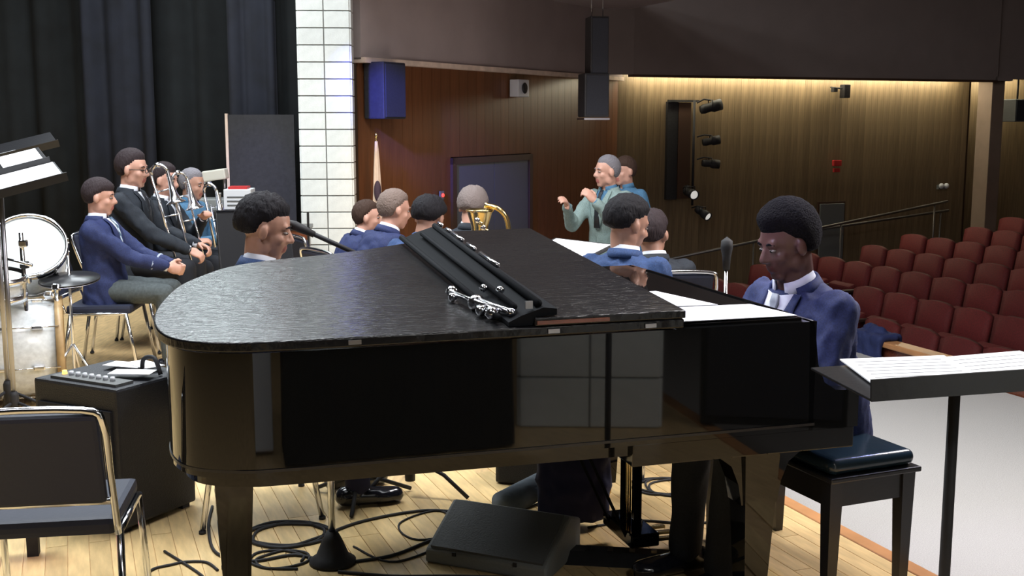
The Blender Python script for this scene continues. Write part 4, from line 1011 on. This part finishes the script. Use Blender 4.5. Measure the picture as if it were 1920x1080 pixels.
# ------------------------------------------------------------------ things under the piano
wd = thing('floor_monitor', 'dark grey wedge floor monitor under the piano', 'speaker', (-.03, 4.06, 0), R(-24))
prof = [(-.17, .0), (.17, .0), (.17, .05), (-.06, .17), (-.17, .13)]
bm = nb(); A = [bm.verts.new((-.24, -y, z)) for y, z in prof]; B = [bm.verts.new((.24, -y, z)) for y, z in prof]
bm.faces.new(A); bm.faces.new(B[::-1])
for i in range(5): bm.faces.new((A[i], A[(i+1) % 5], B[(i+1) % 5], B[i]))
o = link('cabinet', bm, M['gunmetal2'], wd); md = o.modifiers.new('b', 'BEVEL'); md.width = .01; md.segments = 2
g = bxm('grille', (0, -.055, .115), (.44, .235, .012), M['gunmetal'], wd, rot=Matrix.Rotation(math.atan2(.12, .23), 4, 'X'))
bxm('handle', (-.242, .0, .08), (.006, .10, .03), M['matte'], wd)
for x in (-.12, .12): bxm('screw', (x, -.172, .05), (.014, .006, .014), M['matte'], wd)
o = thing('rolled_mat', 'rolled grey cloth lying behind the floor monitor', 'roll', (0, 0, 0))
tb('roll', [(-.04, 4.44, .062), (.20, 4.70, .11)], [.058, .05], M['greycloth'], o, 18); tb('fringe', [(.19, 4.69, .105), (.25, 4.73, .075)], [.045, .02], M['greycloth'], o, 12)
o = thing('bottle', 'small dull metal bottle standing right of the grey roll', 'bottle', (.155, 4.52, 0))
lt('body', [(0, 0), (.032, 0), (.036, .02), (.036, .13), (.022, .16), (0, .16)], M['steel'], o, 20); lt('cap', [(0, .16), (.016, .16), (.016, .185), (0, .185)], M['matte'], o, 14)
sa = thing('small_amplifier', 'small black amplifier on the floor beyond the piano', 'amplifier', (.10, 5.0, 0), R(-14))
bxm('cabinet', (0, 0, .17), (.30, .24, .33), M['tolex'], sa, bev=.01); bxm('grille', (0, -.122, .12), (.26, .01, .20), M['cloth'], sa); bxm('panel', (.03, -.124, .285), (.20, .008, .035), M['gunmetal2'], sa)
tb('handle', [(-.07, -.13, .245), (.10, -.13, .245)], .006, M['steel'], sa)
# dark blue bag hanging under the far side
bg = thing('cloth_bag', 'dark blue cloth bag standing behind the pedal lyre', 'bag', (.245, 4.38, 0), R(-8))
bm = nb(); ell(bm, V((0, 0, .22)), (.15, .06, .20)); box(bm, (0, 0, .24), (.27, .09, .42), bev=.03)
meshobj('sack', fuse(bm, .012, 2, wrinkle=.012, wscale=12, floor=.004), CL['navypant'], bg)
tb('strap', smoothcurve([(-.07, 0, .43), (-.05, 0, .51), (.05, 0, .51), (.07, 0, .43)], 4), .008, CL['navypant'], bg)
# cable ramp
rp = thing('cable_ramp', 'low black rubber cable ramp between floor monitor and pedals', 'cable ramp', (.40, 4.02, 0), R(-8))
bm = nb(); prof = [(-.07, 0), (.07, 0), (.03, .04), (-.03, .04)]
A = [bm.verts.new((-.24, y, z)) for y, z in prof]; B = [bm.verts.new((.24, y, z)) for y, z in prof]; bm.faces.new(A); bm.faces.new(B[::-1])
for i in range(4): bm.faces.new((A[i], A[(i+1) % 4], B[(i+1) % 4], B[i]))
link('ramp', bm, M['matte'], rp)
for i in range(6): bxm('tread', (-.2+.08*i, 0, .041), (.02, .05, .004), M['satin'], rp)
# cables
def cable(label, pts, r=.006, m='matte'):
    o = tb('cable', smoothcurve([(x, y, r) for x, y in pts], 7), r, M[m], None, 6); tag(o, label, 'cable'); return o
def loops(cx, cy, n, r0, seed):
    q = random.Random(seed); out = []
    for i in range(n*8):
        a = 2*PI*i/8; r = r0*(1+.25*math.sin(i*.9+seed)); out.append((cx+r*math.cos(a)*1.15+q.uniform(-.01, .01)+.01*i/8, cy+r*math.sin(a)+q.uniform(-.01, .01)))
    return out
cable('black cable loosely coiled beside the left piano leg', loops(-.88, 4.30, 3, .13, 2)+[(-.6, 4.42), (-.35, 4.55), (-.1, 4.5), (.1, 4.62), (.35, 4.9)])
cable('black cable running from the conical stand base to the left', [(-.66, 3.97), (-.8, 4.06), (-.95, 4.0), (-1.1, 4.08), (-1.2, 4.35), (-1.25, 4.6)])
cable('black cable curving from the conical base toward the floor monitor', [(-.66, 3.97), (-.45, 4.05), (-.30, 4.22), (-.12, 4.36), (.02, 4.6), (.1, 4.83)])
cable('black cable passing in front of the floor monitor', [(-.62, 3.9), (-.42, 3.86), (-.2, 3.86), (.1, 3.84), (.5, 3.84)])
cable('thin looping cable between the stand base and the tripod feet', [(-.60, 4.15), (-.42, 4.0), (-.2, 4.3), (-.3, 4.55), (-.45, 4.40), (-.36, 4.22), (-.1, 4.34)], .004)
cable('cable pile right of the blue bag', loops(.66, 4.85, 4, .11, 5)+[(.9, 4.9), (1.1, 5.1)], .005)
cable('second cable running right behind the pedals', [(.3, 4.35), (.5, 4.43), (.7, 4.40), (.9, 4.46), (1.0, 4.7), (1.02, 5.2)], .005)
cable('single loop of cable left of the amplifier foot', loops(-1.18, 3.92, 1, .10, 9)+[(-1.3, 4.1)], .005)
cable('thin cable looping near the left piano leg front', loops(-.86, 4.0, 2, .09, 12), .005)
o = tb('cable', smoothcurve([uv(U_EDGE+.05, 4.0, -.44), uv(3.3, 3.7, -.44), uv(4.2, 3.7, -.44), uv(5.6, 4.2, -.44), uv(6.4, 4.7, -.44)], 6), .010, M['matte'], None, 6); tag(o, 'dark cable crossing the grey carpet at right', 'cable')

# ------------------------------------------------------------------ equipment by the curtain
ct = thing('projector_cart', 'black equipment cart beyond the trombones', 'cart', (-2.45, 9.9, 0), R(8))
for z in (.12, .45, .82): bxm('shelf', (0, 0, z), (.62, .42, .025), M['matte'], ct)
for sx in (-1, 1):
    for sy in (-1, 1): bxm('post', (sx*.29, sy*.19, .42), (.025, .025, .82), M['steel'], ct)
for i, (x, z, c) in enumerate(((-.15, .52, 'gunmetal'), (.14, .51, 'greybox'), (-.05, .62, 'steel'), (.15, .60, 'gunmetal2'))):
    q = bxm('equipment_box', (-2.45+x, 9.9-.05, z+.0), (.24, .26, .10), M[c], bev=.008); tag(q, ['dark box low left on the equipment cart', 'grey box low right on the equipment cart', 'dull metal box on the dark box of the cart', 'grey unit stacked on the right box of the cart'][i], 'box')
ohp = thing('overhead_projector', 'beige overhead projector head on a bent arm', 'projector', (-2.58, 9.9, .8325))
bxm('base', (0, 0, .05), (.26, .26, .10), M['gunmetal2'], ohp, bev=.01); tb('arm', [(.09, .05, .09), (.09, .05, .27)], .012, M['steel'], ohp)
bxm('head', (.03, .0, .30), (.20, .13, .09), M['beige'], ohp, rot=Matrix.Rotation(R(-8), 4, 'Y'), bev=.012); bxm('lens_box', (-.06, 0, .25), (.07, .09, .05), M['beige'], ohp)
wb = thing('white_case', 'white boxy device with vent slots beside the projector', 'box', (-2.34, 9.86, .8325), R(4))
bxm('case', (0, 0, .10), (.23, .24, .17), M['offwhite'], wb, bev=.006)
for i in range(3): bxm('slot', (0, -.121, .05+.035*i), (.17, .006, .012), M['gunmetal'], wb)
bxm('lid', (0, 0, .195), (.16, .18, .02), M['red'], wb)
cb = thing('wooden_cabinet', 'small brown wooden cabinet with dark frame at the pillar foot', 'cabinet', (-1.93, 10.2, 0), R(5))
bxm('body', (0, 0, .32), (.24, .3, .64), M['mahog'], cb, bev=.006); bxm('top', (0, 0, .655), (.28, .34, .03), M['satin'], cb); bxm('front_panel', (0, -.155, .36), (.18, .012, .44), M['maple'], cb)
for sx in (-1, 1): bxm('stile', (sx*.125, -.15, .40), (.02, .03, .8), M['satin'], cb)
lt('knob', [(0, 0), (.014, 0), (.014, .02), (0, .02)], M['chrome'], cb, 10, Matrix.Translation((.02, -.14, .67)))

# ------------------------------------------------------------------ fittings on the far walls
def onwall(s, z, off=.05): return wallpt(s)+nW*off+V((0, 0, z))
sp_ = thing('wall_speaker', 'dark rectangular loudspeaker high on the orange wood wall by the pillar', 'speaker', onwall(.30, 1.88, .16), angW)
bxm('cabinet', (0, 0, 0), (.36, .24, .54), M['matte'], sp_, bev=.012); bxm('grille', (0, -.124, 0), (.32, .012, .50), M['cloth'], sp_); bxm('bracket', (0, .14, 0), (.08, .06, .12), M['matte'], sp_)
wl = thing('wall_monitor', 'small white square speaker on the wood wall under the ledge', 'speaker', onwall(3.06, 1.97, .10), angW)
bxm('case', (0, 0, 0), (.26, .12, .20), M['offwhite'], wl, bev=.01); lt('cone', [(0, 0), (.05, 0), (.065, .012), (0, .014)], M['matte'], wl, 20, Matrix.Translation((0, -.062, 0)) @ Matrix.Rotation(PI/2, 4, 'X'))
fg = thing('flag', 'furled pale flag on a pole before the orange wall', 'flag', (-1.29, 10.98, 0))
tb('pole', [(0, 0, .02), (.0, 0, 1.44)], .010, M['brass'], fg); lt('base', [(0, 0), (.10, 0), (.10, .03), (.03, .05), (0, .05)], M['brass'], fg, 20)
lt('finial', [(0, 0), (.016, .02), (.01, .04), (0, .06)], M['brass'], fg, 12, Matrix.Translation((0, 0, 1.43)))
bm = nb(); n = 24; rows = []
for j in range(9):
    z = 1.40-j*.13; r0 = .012+.045*(j/8)**.8; rows.append([bm.verts.new((r0*math.cos(2*PI*i/n)*(1+.28*math.sin(5*2*PI*i/n+j*.3)), r0*math.sin(2*PI*i/n)*(1+.28*math.sin(5*2*PI*i/n+j*.3)), z)) for i in range(n)])
for a, b in zip(rows, rows[1:]):
    for i in range(n): bm.faces.new((a[i], a[(i+1) % n], b[(i+1) % n], b[i]))
link('flag_cloth', bm, M['flagcloth'], fg, smooth=True)
bm = nb(); ell(bm, V((.01, -.04, .93)), (.035, .035, .10)); link('tassel', bm, M['flagdark'], fg, smooth=True)
el_ = thing('indicator_lamp', 'tiny red lamp left of the grey doors', 'light', onwall(1.45, .80, .05), angW)
bxm('plate', (0, 0, 0), (.07, .02, .09), M['greybox'], el_); bm = nb(); ell(bm, V((0, -.018, .0)), (.022, .014, .022)); link('lamp', bm, M['redlamp'], el_, smooth=True)
la = thing('hanging_loudspeaker', 'tall black loudspeaker column hanging at the corner of the hall', 'speaker', (.87, 12.0, 0), R(10))
bxm('upper_cabinet', (.0, 0, 2.34), (.19, .25, .60), M['matte'], la, bev=.01); bxm('lower_cabinet', (-.03, 0, 1.85), (.26, .30, .44), M['matte'], la, bev=.012)
bxm('upper_grille', (0, -.13, 2.34), (.16, .01, .56), M['cloth'], la); bxm('lower_grille', (-.03, -.155, 1.85), (.22, .01, .40), M['cloth'], la); bxm('bottom_rail', (-.03, 0, 1.61), (.27, .31, .02), M['steel'], la)
for x in (-.06, .06): tb('cable', [(x, 0, 2.6), (x, 0, 3.06)], .005, M['steel'], la, 6)
# lighting slot and ladder of spotlights on the side wall
sl = thing('lighting_slot', 'tall dark recess with brown flap in the long wood wall', 'panel', uv(8.20, 14.70, 1.16), S21)
bxm('recess', (-.10, 0, 0), (.17, .06, 1.40), M['matte'], sl); bxm('flap', (.09, -.015, 0), (.20, .05, 1.38), M['doorframe'], sl); bxm('top_bar', (.06, -.04, .71), (.50, .04, .03), M['matte'], sl)
ld = tb('light_pipe', [uv(8.36, 14.52, .38), uv(8.36, 14.52, 1.88)], .018, M['matte'], None, 10); tag(ld, 'vertical black pipe carrying spotlights beside the wall slot', 'pipe')
def fixture(label, u_, v_, z, rz, tilt, lit, k=1.0):
    t = thing('spotlight', label, 'spotlight', uv(u_, v_, z), R(rz)); m_ = Matrix.Rotation(R(tilt), 4, 'Y')
    bm = nb(); lathe(bm, [(0, -.12*k), (.045*k, -.12*k), (.055*k, -.08*k), (.05*k, .0), (.065*k, .03*k), (.065*k, .13*k), (.06*k, .13*k), (.055*k, .10*k), (0, .10*k)], 18, m_ @ Matrix.Rotation(PI/2, 4, 'Y')); link('body', bm, M['matte'], t, smooth=True)
    bm = nb(); lathe(bm, [(0, .105*k), (.056*k, .105*k), (.05*k, .118*k), (0, .122*k)], 18, m_ @ Matrix.Rotation(PI/2, 4, 'Y')); link('lens', bm, M['lens' if lit else 'steel'], t, smooth=True)
    tb('yoke', [(0, -.07*k, 0), (0, -.07*k, .08*k), (0, .07*k, .08*k), (0, .07*k, 0)], .008, M['matte'], t, 6); tb('arm', [(0, 0, .08*k), (-.10, 0, .09*k), (-.20, 0, .06)], .012, M['matte'], t, 6)
    return t
fixture('topmost spotlight on the wall pipe', 8.58, 14.45, 1.78, 10, -15, True, 1.25)
fixture('second spotlight down the wall pipe', 8.60, 14.45, 1.30, 5, -10, True)
fixture('third spotlight down the wall pipe, unlit', 8.60, 14.45, .98, 8, 5, False)
fixture('pale spotlight at the foot of the wall slot', 8.25, 14.40, .57, -70, 10, True, 1.1)
fixture('lowest spotlight, right of the wall slot foot', 8.46, 14.40, .28, -50, 25, True)
def wbox(name, label, cat, u_, z, s, m, v_=14.70):
    o = thing(name, label, cat, uv(u_, v_, z), S21); return o
cc = wbox('surveillance_camera', 'black camera under the bright strip on the long wood wall', 'camera', 10.95, 2.03, 0, 0, 14.62)
bxm('housing', (0.06, 0, 0), (.11, .12, .20), M['matte'], cc, bev=.01); tb('arm', [(0, .0, .04), (-.12, 0, .05), (-.13, .1, .06)], .012, M['matte'], cc, 6); bxm('lamp_head', (-.15, -.02, .02), (.07, .08, .07), M['matte'], cc, bev=.01)
al = wbox('fire_alarm', 'small red fire alarm device on the long wood wall', 'alarm', 10.95, .90, 0, 0)
bxm('strobe', (0, -.03, .05), (.14, .06, .09), M['red'], al, bev=.008); bxm('horn', (0, -.025, -.06), (.11, .04, .06), M['red'], al, bev=.006)
em = wbox('emergency_light', 'small white double-headed emergency light near the column', 'light', 13.0, .55, 0, 0)
for x in (-.045, .055): 
    bm = nb(); ell(bm, V((x, -.05, .01)), (.04, .04, .045)); link('head', bm, M['offwhite'], em, smooth=True)
bxm('box', (0, -.01, -.01), (.17, .05, .07), M['greybox'], em)
gp = wbox('access_panel', 'grey metal access panel low on the long wood wall', 'panel', 10.90, 0.0, 0, 0)
bxm('door', (0, -.02, -.1), (.44, .04, .86), M['greybox'], gp, bev=.006); bxm('frame', (0, 0, -.1), (.50, .03, .92), M['doorframe'], gp); bxm('latch', (.17, -.05, -.1), (.03, .03, .06), M['steel'], gp)
rs = thing('bay_speaker', 'dark loudspeaker in the bay right of the column', 'speaker', uv(14.35, 14.6, 1.75), S21)
bxm('cabinet', (0, 0, 0), (.34, .30, .36), M['gunmetal'], rs, bev=.012); bxm('grille', (0, -.155, 0), (.30, .01, .32), M['cloth'], rs); tb('hanger', [(0, 0, .18), (0, 0, .5)], .015, M['matte'], rs, 6)
# sloping handrails along the side aisle
def rail(label, pts, posts):
    r = thing('handrail', label, 'handrail'); tb('rail', pts, .02, M['rope'], r, 8)
    for p in posts: tb('post', [V(p), V((p[0], p[1], rake(V(p).x*math.cos(S21)+V(p).y*math.sin(S21))))], .014, M['rope'], r, 6)
    return r
h0 = uv(7.3, 13.55, -.28); h1 = uv(12.6, 14.1, .36)
rail('thin sloping handrail along the wood wall above the seats', [h0, h1], [h0.lerp(h1, t) for t in (.02, .3, .6, .95)])
h2 = uv(9.8, 14.35, -.08); h3 = uv(12.9, 14.4, .19)
rail('second fainter handrail just below the first', [h2, h3], [h2.lerp(h3, t) for t in (.05, .95)])

# ------------------------------------------------------------------ theatre seats
def seat_proto():
    t = bpy.data.objects.new('theatre_seat', None); COL.objects.link(t)
    # faces -x (towards the stage)
    bm = nb(); prof = []; W = .245
    n = 8; pts = []
    for i in range(n+1): pts.append((-W+2*W*i/n, .93-.045*abs(2*i/n-1)**3))
    A = [bm.verts.new((.155+.10*(z-.45)/.5, y, z)) for y, z in pts]; A2 = [bm.verts.new((.155, y, .40)) for y, z in pts]
    B = [bm.verts.new((.225+.10*(z-.45)/.5, y, z)) for y, z in pts]; B2 = [bm.verts.new((.225, y, .40)) for y, z in pts]
    for i in range(n):
        bm.faces.new((A[i], A[i+1], A2[i+1], A2[i])); bm.faces.new((B[i], B2[i], B2[i+1], B[i+1])); bm.faces.new((A[i], B[i], B[i+1], A[i+1])); bm.faces.new((A2[i], A2[i+1], B2[i+1], B2[i]))
    bm.faces.new((A[0], A2[0], B2[0], B[0])); bm.faces.new((A[n], B[n], B2[n], A2[n]))
    bmesh.ops.bevel(bm, geom=[e for e in bm.edges if len(e.link_faces) == 2 and e.calc_face_angle(0) > .8], offset=.018, segments=2, affect='EDGES')
    link('backrest', bm, M['seatred'], t, smooth=True)
    bm = nb(); box(bm, (0, 0, 0), (.11, .44, .42), Matrix.Rotation(R(-16), 4, 'Y'), .03); link('seat', bm, M['seatred'], t, loc=(.07, 0, .56-.10))
    for s in (-1, 1):
        bm = nb(); box(bm, (-.02, s*.27, .60), (.32, .045, .035), bev=.01); link('armrest', bm, M['armrest'], t)
        bm = nb(); box(bm, (.08, s*.27, .30), (.12, .025, .60)); link('pedestal', bm, M['armrest'], t)
    return t
proto = seat_proto(); proto.rotation_euler = (0, 0, S21); index(proto); used = False
ORD = ['zeroth', 'first', 'second', 'third', 'fourth', 'fifth', 'sixth', 'seventh', 'eighth', 'ninth', 'tenth', 'eleventh', 'twelfth', 'thirteenth', 'fourteenth', 'fifteenth', 'sixteenth', 'seventeenth', 'eighteenth', 'nineteenth', 'twentieth']
def topx(p):
    z = p.z-1.6; D = p.y*math.cos(PITCH)-z*math.sin(PITCH); Uu = p.y*math.sin(PITCH)+z*math.cos(PITCH); return 960+FPX*p.x/D, 540-FPX*Uu/D
nseat = 0
for ri in range(9):
    uu = 7.5+ri*.92
    for ci in range(16):
        vv = 13.45-ci*.56-(.28 if ri % 2 else 0)
        if uu < 9.0: vv -= 0
        p = uv(uu, vv, rake(uu)); x, y = topx(p+V((0, 0, .8)))
        if x < 1205 or x > 1960 or y > 690: continue
        if 1425 < x < 1560 and y > 520: continue      # wholly behind the pianist
        o = proto if not used else copy_tree(proto)
        used = True; o.location = p
        tag(o, 'red theatre seat, %s from the wood wall in the %s row back' % (ORD[ci+1], ORD[ri+1]), 'seat', 'red theatre seats in the raked hall'); nseat += 1
print('seats', nseat, 'boards', nbd)
# coat over a seat behind the pianist
ck = thing('draped_coat', 'dark blue coat hanging over the rail behind the pianist', 'coat', uv(6.6, 8.18, -.45), S21)
bm = nb(); box(bm, (0, 0, .165), (.24, .40, .05), bev=.02); box(bm, (-.10, 0, .0), (.05, .40, .34), bev=.02); box(bm, (.11, 0, .03), (.05, .36, .30), bev=.02); capsule(bm, (-.10, .2, .12), (-.11, .23, -.14), .05, .04); capsule(bm, (0, -.05, .18), (.02, .12, .20), .06, .05)
meshobj('cloth', fuse(bm, .014, 3, wrinkle=.012, wscale=10), CL['navy'], ck)
